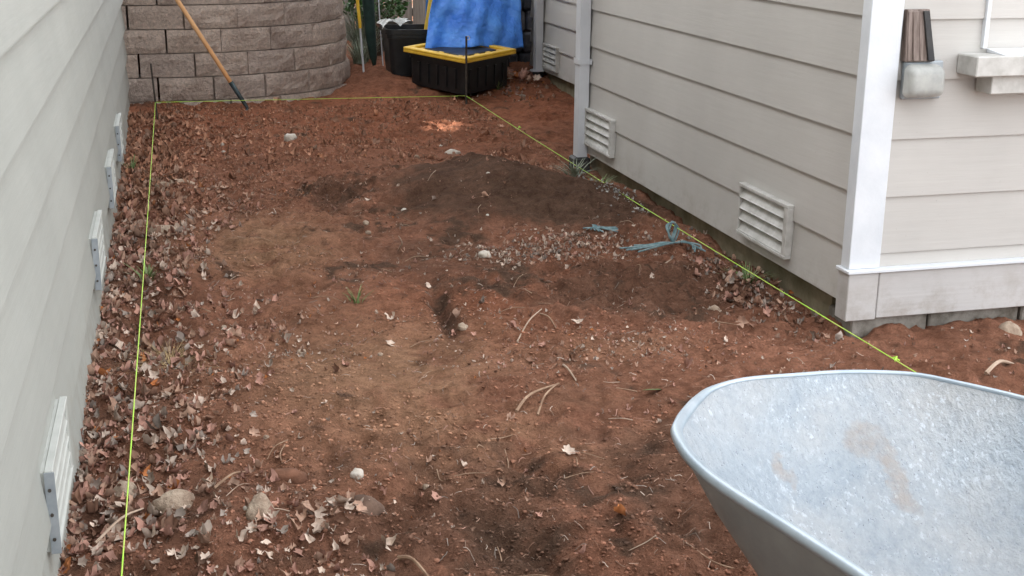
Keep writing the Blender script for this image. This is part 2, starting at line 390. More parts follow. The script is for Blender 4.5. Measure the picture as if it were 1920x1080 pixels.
# ------------------------------------------------------------------ houses
def lap_profile(h, t0=.004, t1=.015):
    # 2D (out, z) profile of one lap board, out measured from the sheathing
    return [(0, 0), (t1, 0), (t1, .004), (t0, h), (0, h)]
def vent_parts(parent, loc, rotz, wid=.46, hgt=.215, dep=.03, side=None, mat='vent'):
    b = .015; br = .032                     # narrow flange, one wide jamb
    f = MB()
    f.box(0, dep, -wid/2, wid/2, 0, b); f.box(0, dep, -wid/2, wid/2, hgt-b, hgt)
    f.box(0, dep-.0015, -wid/2, -wid/2+b, b, hgt-b); f.box(0, dep-.0015, wid/2-br, wid/2, b, hgt-b)
    f.box(-.012, .003, -wid/2+.004, wid/2-.004, .004, hgt-.004)
    v = f.build('vent', M[mat], parent, .002, loc=loc, rot=(0, 0, rotz))
    MB().box(.0035, .0055, -wid/2+b, wid/2-br, b, hgt-b).build('vent_backing', M['vent_dark'], v)  # dark backing sheet behind the slats
    n = 4; p = (hgt-2*b)/n
    for k in range(n):
        z = b+k*p
        s = MB().prism([(dep-.003, z+.001), (dep-.001, z+.004), (dep-.004, z+.0075), (.008, z+p*.86), (.006, z+p*.80)], 1, -wid/2+b+.001, wid/2-br-.001)
        s.build('slat', M[mat], v)
    if side:
        MB().box(.0, dep+.003, -wid/2-.004, -wid/2-.0005, .004, hgt-.004).build('side_plate', M['galv_plate'], v)
        q = MB()
        for zz in (.04, .1, .16): q.tube([(dep*.5, -wid/2-.004, zz), (dep*.5, -wid/2-.008, zz)], .004, 8)
        q.build('screw_heads', M['stake'], v)
    return v
# right house --------------------------------------------------------
RX, RY = 2.36, 4.036
rh = thing('house', (RX, RY, 0), 'house with greige lap siding and white corner board beside the wheelbarrow', 'house')
def L(x): return x-RX
def LY(y): return y-RY
WALL_END = 7.17
for k in range(14):                         # boards of the alley side
    z = .1+.2075*k
    pr = [(-o, zz+z) for o, zz in lap_profile(.2075+.012)]
    m = MB().prism([(L(2.375)+o, zz) for o, zz in pr], 1, LY(4.062), LY(WALL_END-.03))
    m.build('siding_board', M['siding_right'], rh)
for k in range(13):                         # boards of the front
    z0 = .2365 if k == 0 else .287+.21*(k-1); hh = .0505 if k == 0 else .21
    segs = [(2.478, 2.806), (2.824, 5.6), (5.603, 8.9)] if k > 4 else [(2.478, 6.1), (6.103, 8.9)]
    for a, b in segs:
        m = MB().prism([(LY(4.034)-o, zz+z0) for o, zz in lap_profile(hh+.012)], 0, L(a), L(b))
        m.build('siding_board', M['siding_front'], rh)
MB().box(L(2.8065), L(2.8235), LY(4.008), LY(4.036), 1.0225, 2.85).build('trim_strip', M['trim'], rh, .002)
MB().box(L(2.38), L(8.9), LY(4.0385), LY(WALL_END-.02), .10, 2.9).build('wall_core', M['concrete'], rh)
cbm = MB(); cbm.prism([(L(2.349), LY(4.004)), (L(2.474), LY(4.004)), (L(2.474), LY(4.03)), (L(2.371), LY(4.03)), (L(2.371), LY(4.064)), (L(2.349), LY(4.064))], 2, .237, 2.86)
cbm.build('corner_board', M['trim'], rh, .002)
skm = MB(); skm.prism([(L(2.345), LY(3.992)), (L(2.468), LY(3.992)), (L(2.468), LY(4.03)), (L(2.372), LY(4.03)), (L(2.372), LY(4.072)), (L(2.345), LY(4.072))], 2, .042, .222)
skm.build('skirt_corner', M['band'], rh, .003)
MB().box(L(2.4715), L(5.2), LY(3.994), LY(4.03), .046, .2215).build('skirt_board', M['band'], rh, .003)
MB().box(L(5.2035), L(8.9), LY(3.994), LY(4.03), .046, .2215).build('skirt_board', M['band'], rh, .003)
dcm = MB(); dcm.prism([(L(2.337), LY(3.982)), (L(8.9), LY(3.982)), (L(8.9), LY(4.032)), (L(2.377), LY(4.032)), (L(2.377), LY(4.078)), (L(2.337), LY(4.078))], 2, .2235, .2362)
dcm.build('drip_cap', M['trim'], rh, .002)
MB().box(L(2.405), L(2.6), LY(4.2), LY(WALL_END-.02), -.4, .118).build('foundation_wall', M['mossy'], rh)
x = 2.392
for i, wd in enumerate((.33, .40, .39, .40, .40, .40, .40, .4, .4, .4, .4, .4)):
    o = MB().box(L(x), L(x+wd-.012), LY(4.022+.012*rnd.random()), LY(4.2), -.16, .0445-.004*rnd.random()).build('foundation_block', M['concrete'], rh, .006); x += wd
# roof and far recessed wing
rf = MB(); rf.prism([(L(1.76), 2.72), (L(5.4), 4.35), (L(9.4), 2.72), (L(9.4), 2.89), (L(5.4), 4.53), (L(1.76), 2.89)], 1, LY(3.93), LY(11.4)).build('roof', M['roof'], rh)
MB().prism([(L(2.38), 2.901), (L(8.9), 2.901), (L(5.4), 4.34)], 1, LY(4.05), LY(11.1)).build('gable', M['siding_front'], rh)
WX = 3.12
for k in range(13):
    z = .135+.2075*k
    MB().prism([(L(WX)+.015-o, zz+z) for o, zz in lap_profile(.2195, .002, .022)], 1, LY(WALL_END-.02), LY(11.0)).build('siding_board', M['siding_right'], rh)
MB().box(L(WX)+.017, L(8.9), LY(WALL_END), LY(11.0), .13, 2.9).build('wall_core', M['concrete'], rh)
MB().box(L(WX)+.04, L(WX)+.3, LY(WALL_END), LY(10.99), -.4, .13).build('foundation_wall', M['mossy'], rh)
MB().box(L(2.351), L(2.44), LY(WALL_END-.03), LY(WALL_END-.003), .10, 2.86).build('corner_board', M['trim'], rh, .002)
# vents of the right house face -X
vent_parts(rh, (L(2.362), LY(4.705), .148), math.pi, .455, .222)
vent_parts(rh, (L(2.362), LY(6.825), .158), math.pi, .455, .212)
vent_parts(rh, (L(WX-.001), LY(10.33), .17), math.pi, .40, .205)
def spout(cy, xw, ztop, zbot, name_lab):
    # rectangular corrugated downspout: ribbed profile extruded, centre cy, back at xw
    W = .085; D = .062; pts = []
    for i in range(9):
        pts.append((-D+(.004 if i % 2 else 0), -W/2+W*i/8))
    prof = [(L(xw)+a, LY(cy)+b) for a, b in pts]+[(L(xw), LY(cy)+W/2), (L(xw), LY(cy)-W/2)]
    return MB().prism(prof, 2, zbot, ztop).build('downspout', M['spout'], rh, .002)
d1 = spout(7.095, 2.356, 2.74, .075, 0)
for z in (.62, 1.9):
    s = MB(); s.box(L(2.287), L(2.2895), LY(7.048), LY(7.142), z, z+.03); s.box(L(2.2895), L(2.36), LY(7.0455), LY(7.048), z, z+.03); s.box(L(2.2895), L(2.36), LY(7.142), LY(7.1445), z, z+.03); s.box(L(2.354), L(2.358), LY(7.02), LY(7.0455), z, z+.03)
    s.build('strap', M['spout'], d1)
bt = MB().box(L(2.272), L(2.372), LY(7.035), LY(7.155), -.12, .08); bt.build('drain_boot', M['boot'], d1, .012)
d2 = spout(10.60, 3.105, 2.7, .13, 0)
bt = MB()
for k in range(5): bt.tube([(L(3.07), LY(10.6), .045+k*.018), (L(3.07), LY(10.6), .056+k*.018)], .058 if k % 2 else .052, 16)
bt.build('drain_boot', M['boot'], d2)
MB().tube([(L(3.07), LY(10.6), .131), (L(3.07), LY(10.6), .142)], .066, 16).build('collar', M['spout'], d2)
# ledge on the front
lg = MB().box(L(2.715), L(4.7), LY(3.90), LY(4.019), .937, 1.008).build('window_ledge', M['vent'], rh, .004)
MB().box(L(2.80), L(4.6), LY(3.925), LY(4.019), .872, .9365).build('apron', M['vent'], lg, .003)
MB().prism([(LY(3.905), 1.0085), (LY(4.019), 1.0085), (LY(4.019), 1.022)], 0, L(2.83), L(4.69)).build('sill_slope', M['trim'], lg)
MB().box(L(3.3), L(4.5), LY(4.005), LY(4.0185), 1.06, 2.2).build('window_pane', M['cover'], lg)
# electric outlet box with cover
ob = MB().box(L(2.493), L(2.648), LY(3.996), LY(4.018), .852, .985).build('outlet_box', M['galv_plate'], rh, .005)
cv = MB(); cv.prism([(LY(3.922), .872), (LY(3.995), .856), (LY(3.995), .982), (LY(3.93), .968)], 0, L(2.481), L(2.622))
c_ = cv.build('cover', M['cover'], ob, smooth=True)
bv_ = c_.modifiers.new('round', 'BEVEL'); bv_.width = .024; bv_.segments = 5
MB().box(L(2.50), L(2.60), LY(3.9955), LY(3.9985), .885, .955).build('socket_plate', M['trim'], ob, .002)
bw_ = MB(); bw_.add([(L(2.487), LY(3.985), .985), (L(2.602), LY(3.985), .985), (L(2.602), LY(4.02), .985), (L(2.487), LY(4.02), .985),
                     (L(2.484), LY(4.0), 1.163), (L(2.573), LY(4.0), 1.163), (L(2.573), LY(4.02), 1.163), (L(2.484), LY(4.02), 1.163)],
                    [(0,3,2,1),(4,5,6,7),(0,1,5,4),(1,2,6,5),(2,3,7,6),(3,0,4,7)])
bo = bw_.build('wooden_cover_board', M['umber'], rh, .002)
for (xa, xb, lean, dp) in ((2.492, 2.510, -.004, .004), (2.514, 2.538, -.012, .008), (2.541, 2.555, -.016, .005), (2.572, 2.598, -.028, .009)):
    MB().add([(L(xa), LY(3.985-dp), .988), (L(xb), LY(3.985-dp), .988), (L(xb), LY(3.9846), .988), (L(xa), LY(3.9846), .988),
              (L(xa+lean), LY(3.9996-dp), 1.158), (L(xb+lean*1.1), LY(3.9996-dp), 1.158), (L(xb+lean*1.1), LY(3.9992), 1.158), (L(xa+lean), LY(3.9992), 1.158)],
             [(0,3,2,1),(4,5,6,7),(0,1,5,4),(1,2,6,5),(2,3,7,6),(3,0,4,7)]).build('wooden_strip', M['umber'] if dp < .009 else M['boot'], bo, .002)
# left house ---------------------------------------------------------
lh = thing('house', (-.335, 0, 0), 'house with pale sage lap siding and leaf litter along its wall', 'house', rot=(0, 0, -.0055))
HL_END = 10.2; HL_H = 3.5
k = 0; z = -.045
while z < HL_H:
    y0 = -6 + (k % 3)*1.25
    edges = [-6, -2.4+.6*(k % 3), 1.2+.1*(k % 2), HL_END]
    for a, b in zip(edges, edges[1:]):
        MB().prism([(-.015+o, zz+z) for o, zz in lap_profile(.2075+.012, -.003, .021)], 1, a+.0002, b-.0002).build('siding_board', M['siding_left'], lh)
    z += .2075; k += 1
MB().box(-8.5, -.0185, -6, HL_END, -.3, HL_H+.05).build('wall_core', M['concrete'], lh)
MB().prism([(.3, 3.44), (.3, 3.58), (-4.2, 5.3), (-9, 3.58), (-9, 3.44), (-4.2, 5.12)], 1, -6.4, HL_END+.35).build('roof', M['roof'], lh)
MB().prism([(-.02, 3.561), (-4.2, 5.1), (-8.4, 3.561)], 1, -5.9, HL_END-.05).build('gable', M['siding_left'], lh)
for (ya, zb) in ((2.99, .088), (5.05, .10), (6.42, .10), (7.62, .095)):
    vent_parts(lh, (.0005, ya, zb), 0, .46, .205, .019, side=True, mat='vent_left')

# ------------------------------------------------------------------ block retaining wall
rw = thing('retaining_wall', (.4, 10.1, 0), 'brown split-face block retaining wall curving behind the shovel', 'wall')
ctrl = [(-.9, 10.05), (-.3, 10.045), (.35, 10.055), (.8, 10.19), (1.17, 10.42), (1.42, 10.75), (1.53, 11.15), (1.55, 11.7), (1.55, 12.6)]
def catmull(P, n=24, closed=False):
    P = [Vector(p) for p in P]; out_ = []; m = len(P)
    for i in range(m if closed else m-1):
        if closed: p0, p1, p2, p3 = P[i-1], P[i], P[(i+1) % m], P[(i+2) % m]
        else: p0, p1, p2, p3 = P[max(i-1, 0)], P[i], P[i+1], P[min(i+2, m-1)]
        for j in range(n):
            t = j/n
            out_.append(.5*((2*p1)+(p2-p0)*t+(2*p0-5*p1+4*p2-p3)*t*t+(3*p1-p0-3*p2+p3)*t**3))
    if not closed: out_.append(P[-1])
    return out_
path = catmull(ctrl, 30)
cum = [0]
for a, b in zip(path, path[1:]): cum.append(cum[-1]+(b-a).length)
def at_s(s):
    for i in range(len(cum)-1):
        if cum[i+1] >= s:
            t = (s-cum[i])/(cum[i+1]-cum[i]); d = (path[i+1]-path[i]).normalized(); return path[i].lerp(path[i+1], t), d
    return path[-1], (path[-1]-path[-2]).normalized()
BL, BH = .40, .1775
def block_mesh(i, ln):
    nx_, nz_ = 6, 4; V = []; Fc = []
    for b in range(nz_+1):
        for a in range(nx_+1):
            u = a/nx_; v = b/nz_
            e = min(u, 1-u)*ln; g = min(v, 1-v)*BH
            d = .002-.03*float(fbm(np.array(u*4+i*7.7), np.array(v*2.5+i*3.1), 77))
            d += .011 if (a in (0, nx_) or b in (0, nz_)) else 0
            V.append((-ln/2+.003+u*(ln-.006), d, .003+v*(BH-.007)))
    for b in range(nz_):
        for a in range(nx_):
            q = b*(nx_+1)+a; Fc.append((q, q+1, q+nx_+2, q+nx_+1))
    n0 = len(V)
    V += [(-ln/2+.003, .24, .002), (ln/2-.003, .24, .002), (ln/2-.003, .24, BH-.0015), (-ln/2+.003, .24, BH-.0015)]
    c = [0, nx_, (nz_+1)*(nx_+1)-1, nz_*(nx_+1)]
    Fc += [tuple(range(nx_, -1, -1))+(n0, n0+1), tuple(nz_*(nx_+1)+a for a in range(nx_+1))+(n0+2, n0+3),
           tuple(b*(nx_+1) for b in range(nz_+1))+(n0+3, n0), tuple(b*(nx_+1)+nx_ for b in range(nz_, -1, -1))+(n0+1, n0+2), (n0, n0+3, n0+2, n0+1)]
    return MB().add(V, Fc).mesh('block')
bmeshes = [block_mesh(i, BL) for i in range(9)]
for m_ in bmeshes: m_.materials.append(M['block'])
for c in range(6):
    s = [.14, .02, .30, .10, .24, .05, .17, .3][c]; zc = -.138+BH*c
    while s+BL < cum[-1]:
        p, d = at_s(s+BL/2); nrm = Vector((d.y, -d.x))
        setb = .014*c+rnd.uniform(-.004, .004)
        q = p-nrm*setb
        o = link('block', bmeshes[rnd.randrange(9)], None, rw, (q.x-.4, q.y-10.1, zc), (0, 0, math.atan2(d.y, d.x)+rnd.uniform(-.008, .008)))
        s += BL+.010
# earth held by the wall
poly = [(p.x-.02, p.y+.32) if p.x < .9 else (p.x-.36, p.y+.1) for p in path[::8]]
poly = poly+[(1.2, 40), (-40, 40), (-40, 10.9), (-.34, 10.9)]
bm = bmesh.new(); vs = [bm.verts.new((a, b, .88)) for a, b in poly]; bm.faces.new(vs)
r = bmesh.ops.extrude_face_region(bm, geom=bm.faces[:]); bmesh.ops.translate(bm, vec=(0, 0, -1.3), verts=[e for e in r['geom'] if isinstance(e, bmesh.types.BMVert)])
bmesh.ops.recalc_face_normals(bm, faces=bm.faces); bmesh.ops.triangulate(bm, faces=bm.faces)
rme = bpy.data.meshes.new('raised_ground'); bm.to_mesh(rme); bm.free()
ca = rme.color_attributes.new('col', 'FLOAT_COLOR', 'POINT'); ca.data.foreach_set('color', [.16, .08, .05, 1]*len(rme.vertices))
rgo = link('raised_ground', rme, M['soil']); rgo['kind'] = 'structure'; rgo['label'] = 'raised soil held back by the block wall'

# ------------------------------------------------------------------ back corner: totes, tarp, tools
def frame_thing(o, org, e1, e2):
    x = Vector(e1).normalized(); y = Vector(e2); z = x.cross(y).normalized(); y = z.cross(x)
    o.matrix_world = Matrix.Translation(org) @ Matrix((x, y, z)).transposed().to_4x4()
def tote_bin(w_, d_, h, taper=.035):
    m = MB(); n = 6
    def ring(ins, z, r):
        P = []
        for cx, cy, a0 in ((w_-ins-r, d_-ins-r, 0), (ins+r, d_-ins-r, 90), (ins+r, ins+r, 180), (w_-ins-r, ins+r, 270)):
            for k in range(n+1):
                a = R_(a0+90*k/n); P.append((cx+r*math.cos(a), cy+r*math.sin(a), z))
        return P
    rs = [ring(taper+.03, .0, .04), ring(taper, .012, .05), ring(.012, h*.80, .05), ring(.012, h*.81, .05), ring(.0, h*.82, .055), ring(.0, h*.9, .055), ring(-.012, h*.905, .06), ring(-.012, h, .06),
          ring(.012, h, .05), ring(.016, h*.9, .05), ring(taper+.02, .02, .04)]
    k = len(rs[0]); V = [p for r_ in rs for p in r_]; Fc = []
    for i in range(len(rs)-1):
        for j in range(k): q = (j+1) % k; Fc.append((i*k+j, i*k+q, (i+1)*k+q, (i+1)*k+j))
    Fc.append(tuple(range(k-1, -1, -1))); Fc.append(tuple((len(rs)-1)*k+j for j in range(k)))
    return m.add(V, Fc)
def tote_lid(w_, d_):
    m = MB(); e = .022
    m.box(-e, w_+e, -e, d_+e, 0, .022)
    m.box(-e, w_+e, -e, .035, .0225, .042); m.box(-e, w_+e, d_-.035, d_+e, .0225, .042)
    m.box(-e, .035, .0355, d_-.0355, .0225, .042); m.box(w_-.035, w_+e, .0355, d_-.0355, .0225, .042)
    for k in range(4):                       # moulded ribs
        a = .09+k*(w_-.18)/3; m.box(a-.022, a+.022, .036, .085, .0225, .036)
    for k in range(3):
        a = .11+k*(d_-.22)/2; m.box(.036, .085, a-.022, a+.022, .0225, .036)
    return m
t1 = thing('storage_tote', (0, 0, 0), 'black storage tote with yellow lid half covered by the blue tarp', 'tote')
frame_thing(t1, (2.275, 9.93, .025), (.487, .335, .028), (-.39, .49, .035))
tb = tote_bin(.58, .64, .282, .014)
for k in range(5):
    a = .08+k*.10; tb.box(a-.012, a+.012, .001, .012, .05, .21); tb.box(.001, .012, a-.012+.03, a+.012+.03, .05, .21)
tb.build('bin', M['black_plastic'], t1, smooth=False)
ld = tote_lid(.58, .64).build('lid', M['yellow'], t1, .005, loc=(0, 0, .271))
MB().box(.088, .49, .088, .55, .0225, .034).build('lid_panel', M['black_plastic'], ld, .004)
t2 = thing('storage_tote', (1.80, 10.72, .085), 'open black storage tote without a lid behind the covered tote', 'tote', rot=(0, 0, -.04))
tote_bin(.78, .5, .40).build('bin', M['black_plastic'], t2)
pb = thing('plastic_bag', (1.86, 10.80, .485), 'crumpled pale plastic sheet hanging over the rim of the open black tote', 'plastic bag')
rock_v = []
for j in range(9):
    for i in range(9):
        u, v = i/8, j/8; rock_v.append((-.10+.26*u+.02*math.sin(v*9), -.02+.30*v+.02*math.sin(u*11), .02+.05*abs(math.sin(u*5+v*4))-.10*max(0, .3-u)))
MB().add(rock_v, [(j*9+i, j*9+i+1, (j+1)*9+i+1, (j+1)*9+i) for j in range(8) for i in range(8)]).build('sheet', M['cover'], pb)
hs = thing('garden_hose', (2.1, 10.95, .30), 'coiled dark hose lying inside the open black tote', 'hose')
for k in range(3): MB().tube([(.17*math.cos(a), .14*math.sin(a), .06*k+.02*math.sin(a*2)) for a in [2*math.pi*i/20 for i in range(20)]], .014, 6, closed=True).build('coil', M['boot'], hs)
yl = thing('tote_lid', (2.18, 11.02, .36), 'yellow tote lid standing upright in the open black tote', 'lid', rot=(R_(78), R_(8), R_(-20)))
tote_lid(.5, .4).build('lid_panel', M['yellow'], yl, .005)
# tarp: sheet hung over a stack, front fans down on to the lid
def tarp():
    nu, nv = 46, 60; V = []
    for j in range(nv+1):
        v = j/nv
        for i in range(nu+1):
            u = i/nu
            # bottom edge -> top front -> top back -> back bottom
            bx = 2.05+u*.86; by = 10.36+.14*abs(u-.42)+.03*math.sin(u*9); bz = .335+.045*math.exp(-((u-.42)/.22)**2)+.012*math.sin(u*14)
            tx = 2.235+u*.665; ty = 10.74+.03*math.sin(u*5); tz = 1.02+.04*math.sin(u*4+1)
            if v < .6:
                t = v/.6; p = Vector((bx, by, bz)).lerp(Vector((tx, ty, tz)), t)
                s = .018*math.sin(u*17+t*5)*(1-t)+.012*math.sin(u*31-t*7)+.014*math.sin(t*13+u*6)
                p.y -= s+.02*math.sin(math.pi*t)
            elif v < .75:
                t = (v-.6)/.15; p = Vector((tx, ty, tz)).lerp(Vector((tx, ty+.45, tz+.02)), t); p.z += .01*math.sin(u*20)
            else:
                t = (v-.75)/.25; p = Vector((tx, ty+.45, tz+.02)).lerp(Vector((tx, ty+.55, .5)), t)
            fx = 1.6*abs(float(fbm(np.array(u*6+v*3), np.array(v*9-u*2), 5, 3))-.5)-.25
            V.append((p.x, p.y-fx*.03, p.z))
    Fc = [(j*(nu+1)+i, j*(nu+1)+i+1, (j+1)*(nu+1)+i+1, (j+1)*(nu+1)+i) for j in range(nv) for i in range(nu)]
    o = MB().add(V, Fc).build('tarp', M['tarp'], smooth=True)
    sm = o.modifiers.new('thick', 'SOLIDIFY'); sm.thickness = .003
    return tag(o, 'creased bright blue tarpaulin draped down on to the yellow lid', 'tarp')
tarp()
st_ = thing('covered_crate', (2.38, 10.80, .1), 'dark crate stack hidden under the blue tarp', 'crate')
MB().box(0, .5, 0, .34, 0, .9).build('crate_body', M['black_plastic'], st_, .02)
# shovel
sh = thing('shovel', (.576, 9.8, gz(.576, 9.8)), 'shovel with orange-brown wooden handle stuck in the soil by block wall', 'shovel')
ax = Vector((-.365, .055, .63)).normalized()
MB().tube([ax*.16, ax*.3, ax*.8, ax*1.3, ax*1.34], [.0145, .0165, .0165, .017, .012], 12).build('handle', M['wood'], sh, smooth=True)
MB().tube([ax*-.06, ax*.0, ax*.1, ax*.235], [.008, .012, .0165, .019], 12).build('socket', M['dark_metal'], sh, smooth=True)
bl = MB(); sd_ = Vector((.3, .95, 0)); sd_ = (sd_-ax*sd_.dot(ax)).normalized(); nn = ax.cross(sd_)
V = []; ny_ = 6
for j, (l, hw) in enumerate(((.01, .06), (-.02, .10), (-.10, .105), (-.18, .09), (-.24, .05), (-.27, .008))):
    for i in range(5):
        a = (i-2)/2; V.append(ax*l+sd_*hw*a+nn*(.03*a*a-.01))
bl.add(V, [(j*5+i, j*5+i+1, (j+1)*5+i+1, (j+1)*5+i) for j in range(5) for i in range(4)])
b_ = bl.build('blade', M['dark_metal'], sh); b_.modifiers.new('t', 'SOLIDIFY').thickness = .003
# background tools behind the wall end
rk = thing('garden_rake', (1.66, 11.15, .1), 'garden tool with yellow grip leaning behind the end of block wall', 'garden tool')
MB().tube([(0, 0, -.05), (-.02, .02, .36)], .009, 8).build('shaft', M['spout'], rk)
MB().tube([(-.02, .02, .36), (-.09, .06, 1.35)], .014, 8).build('grip', M['yellow'], rk)
MB().box(-.12, .12, -.012, .012, -.07, -.05).build('head', M['dark_metal'], rk, .003)
po = thing('garden_umbrella', (1.78, 11.5, .08), 'dark green folded garden umbrella standing behind the block wall end', 'umbrella')
MB().tube([(.03, 0, .0), (.02, 0, .1), (0, 0, .3), (-.03, .02, 1.0), (-.05, .03, 1.7)], [.012, .035, .05, .06, .02], 9).build('folded_canopy', pm('dark_green_cloth', (.006, .022, .018), (.02, .05, .04), 8, .7), po, smooth=True)
MB().tube([(.03, 0, -.1), (.03, 0, .05)], .012, 8).build('pole', M['spout'], po)
gs = thing('garden_stake', (1.86, 11.3, .08), 'thin pale metal garden stake beside the green umbrella', 'stake')
MB().tube([(.0, 0, -.1), (-.03, 0, .5), (-.06, .02, 1.3)], .006, 6).build('rod', M['spout'], gs)
# string stakes and mason line
def stake(x, y, top, lab, tilt=(0, 0), hook=False, r=.0065):
    z0 = gz(x, y); t = thing('metal_stake', (x, y, z0), lab, 'stake', 'stakes holding the lime string')
    MB().tube([(-tilt[0]*.2, -tilt[1]*.2, -.2), (0, 0, 0), (tilt[0]*(top-z0), tilt[1]*(top-z0), top-z0)], r, 8).build('rod', M['stake'], t)
    if hook:
        P = [(.012+.014*math.cos(a), 0, top-z0-.014+.014*math.sin(a)) for a in [R_(q) for q in range(180, -150, -30)]]
        MB().tube(P, .004, 6).build('eye', M['spout'], t)
    return t
stake(-.083, 9.46, .395, 'thin dark stake holding the string corner beside block wall', (-.05, .02))
stake(2.262, 9.80, .515, 'thin dark stake with eye holding the string corner beside the yellow-lidded tote', (0, 0), True, .0085)
stake(2.205, 2.85, .13, 'thin dark stake holding the string behind the wheelbarrow', (0, 0))
stake(-.182, 1.55, .28, 'thin dark stake holding the string end along the leaf-littered wall', (0, 0))
ml = MB()
pts = [Vector((-.182, 1.55, .105)), Vector((-.165, 2.603, .1)), Vector((-.09, 9.455, .12)), Vector((-.083, 9.468, .12)), Vector((2.255, 9.812, .052)), Vector((2.262, 9.79, .052)), Vector((2.215, 3.327, .10)), Vector((2.205, 2.85, .103))]
dense = []
for a, b in zip(pts, pts[1:]):
    n = max(2, int((b-a).length/.12))
    for j in range(n):
        t = j/n; q = a.lerp(b, t); q.z -= .012*math.sin(math.pi*t)*((b-a).length > 3); dense.append(q)
dense.append(pts[-1])
mo = ml.tube(dense, .0019, 6).build('mason_line', M['line'], smooth=True)
tag(mo, 'taut lime green mason string marking out the plot between the stakes', 'string')
for (a, b) in ((2.255, 8.2), (2.222, 3.45)):
    z_ = .07 if b > 6 else .0985
    k = MB().tube([(a-.008, b-.01, z_-.004), (a+.006, b+.004, z_+.006), (a-.004, b+.012, z_+.002), (a+.01, b-.008, z_-.003)], .003, 5).build('knot', M['line'], mo)
# background: board fence, dark stone wall, shrub, grass
fe = thing('board_fence', (3, 13.6, 0), 'weathered grey board fence behind the totes', 'fence')
for k in range(30):
    x = -1.2+k*.152; MB().box(x, x+.143, -.01+rnd.uniform(-.004, .004), .012, .03, 1.75+rnd.uniform(-.02, .02)).build('fence_board', M['gravel_grey'], fe, .003)
for z in (.35, 1.4): MB().box(-1.3, 3.4, .0145, .055, z, z+.09).build('rail', M['gravel_grey'], fe)
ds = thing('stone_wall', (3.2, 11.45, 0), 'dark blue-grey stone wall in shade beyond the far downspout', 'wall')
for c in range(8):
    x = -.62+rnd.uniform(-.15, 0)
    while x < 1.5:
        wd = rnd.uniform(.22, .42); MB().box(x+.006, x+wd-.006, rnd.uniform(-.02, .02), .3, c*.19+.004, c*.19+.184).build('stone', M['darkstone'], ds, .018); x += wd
def leaf_mesh(nm, mats, n, shape, size, seed, up=.4):
    q = np.random.default_rng(seed); V = []; Fc = []
    C = shape(q, n)
    for c in C:
        d = q.normal(size=3); d[2] = abs(d[2])*up; d /= np.linalg.norm(d)+1e-6
        s = q.normal(size=3); s -= d*(s@d); s /= np.linalg.norm(s); l = size*q.uniform(.6, 1.3); b = len(V)
        nrm = np.cross(d, s)
        V += [c, c+d*l*.5+s*l*.28+nrm*l*.06, c+d*l, c+d*l*.5-s*l*.28+nrm*l*.06]; Fc.append((b, b+1, b+2, b+3))
    me = np_mesh(nm, V, Fc); me.materials.append(mats); return me
def ell(c, r):
    def f(q, n):
        p = q.normal(size=(n*2, 3)); p /= np.linalg.norm(p, axis=1)[:, None]; p *= (q.uniform(.35, 1, (n*2, 1)))**.5
        w_ = fbm(p[:, 0]*2.2+5, p[:, 1]*2.2+p[:, 2]*1.7, seed_ := 3)
        p = p[w_ > .40][:n]
        return p*np.array(r)+np.array(c)
    return f
sb = thing('shrub', (2.0, 12.35, .1), 'dark green leafy shrub behind the open black tote', 'shrub')
m = MB()
for k in range(7):
    a = k*.9; m.tube([(0, 0, -.1), (.08*math.cos(a), .08*math.sin(a), .3), (.3*math.cos(a), .25*math.sin(a), .8)], [.012, .009, .004], 5)
m.build('stems', M['bark'], sb)
link('foliage', leaf_mesh('foliage', M['leaf_dark'], 2600, ell((-.02, 0, .75), (.40, .35, .55)), .055, 3), None, sb)
def blades(name, loc, n, ln, spread, mat, lab, cat, seed, wd=.004, flat=0.):
    q = np.random.default_rng(seed); V = []; Fc = []
    for i in range(n):
        a = q.uniform(0, 6.28); r_ = spread*q.uniform(0, .35); l = ln*q.uniform(.5, 1.1); bend = q.uniform(.3, 1.)*spread+flat*l
        bx, by = r_*math.cos(a), r_*math.sin(a); dx, dy = math.cos(a+q.uniform(-.5, .5)), math.sin(a+q.uniform(-.5, .5)); b = len(V)
        for k in range(4):
            t = k/3; w_ = wd*(1-t*.85); h_ = l*t*(1-.45*t*flat)*(1-flat*.75)
            c = np.array((bx+dx*bend*t*t, by+dy*bend*t*t, h_-.01)); V += [c+np.array((-dy, dx, 0))*w_, c-np.array((-dy, dx, 0))*w_]
        Fc += [(b+2*k, b+2*k+1, b+2*k+3, b+2*k+2) for k in range(3)]
    me = np_mesh(name, V, Fc); o = link(name, me, mat, None, loc); return tag(o, lab, cat)
blades('ornamental_grass', (1.80, 12.1, .1), 260, .5, .28, M['grass_grey'], 'grey-green clump of grass between block wall end and open tote', 'grass clump', 5, .006)
blades('ornamental_grass', (1.72, 11.75, .1), 160, .22, .20, M['grass_grey'], 'short grey-green grass clump at the foot of the green umbrella', 'grass clump', 6, .005)
# tree above the retaining wall, unseen, added to shade the back of the alley
tr = thing('occluder', (-2.0, 12.9, .9), 'unseen leafy tree on the raised ground above the block wall', 'occluder')
m = MB(); m.tube([(0, 0, -.2), (.05, 0, .9), (0, .1, 1.8), (.1, 0, 3.2)], [.17, .14, .09, .03], 10)
for k in range(8):
    a = k*.8; z0 = .7+.2*k; m.tube([(0, .05, z0), (.6*math.cos(a), 1.0*math.sin(a), z0+.4), (1.1*math.cos(a), 2.0*math.sin(a), z0+.6)], [.06, .04, .012], 6)
m.build('trunk', M['bark'], tr)
q = np.random.default_rng(21); n = 32000
p = q.normal(size=(n, 3)); p /= np.linalg.norm(p, axis=1)[:, None]; p *= q.uniform(0, 1, (n, 1))**(1/3)
p = p*np.array((1.5, 3.5, 2.6))+np.array((0, 0, 2.5))
P0 = np.array((1.82, 8.78, .02))-np.array((-2.0, 12.9, .9)); S = np.array(SUN)
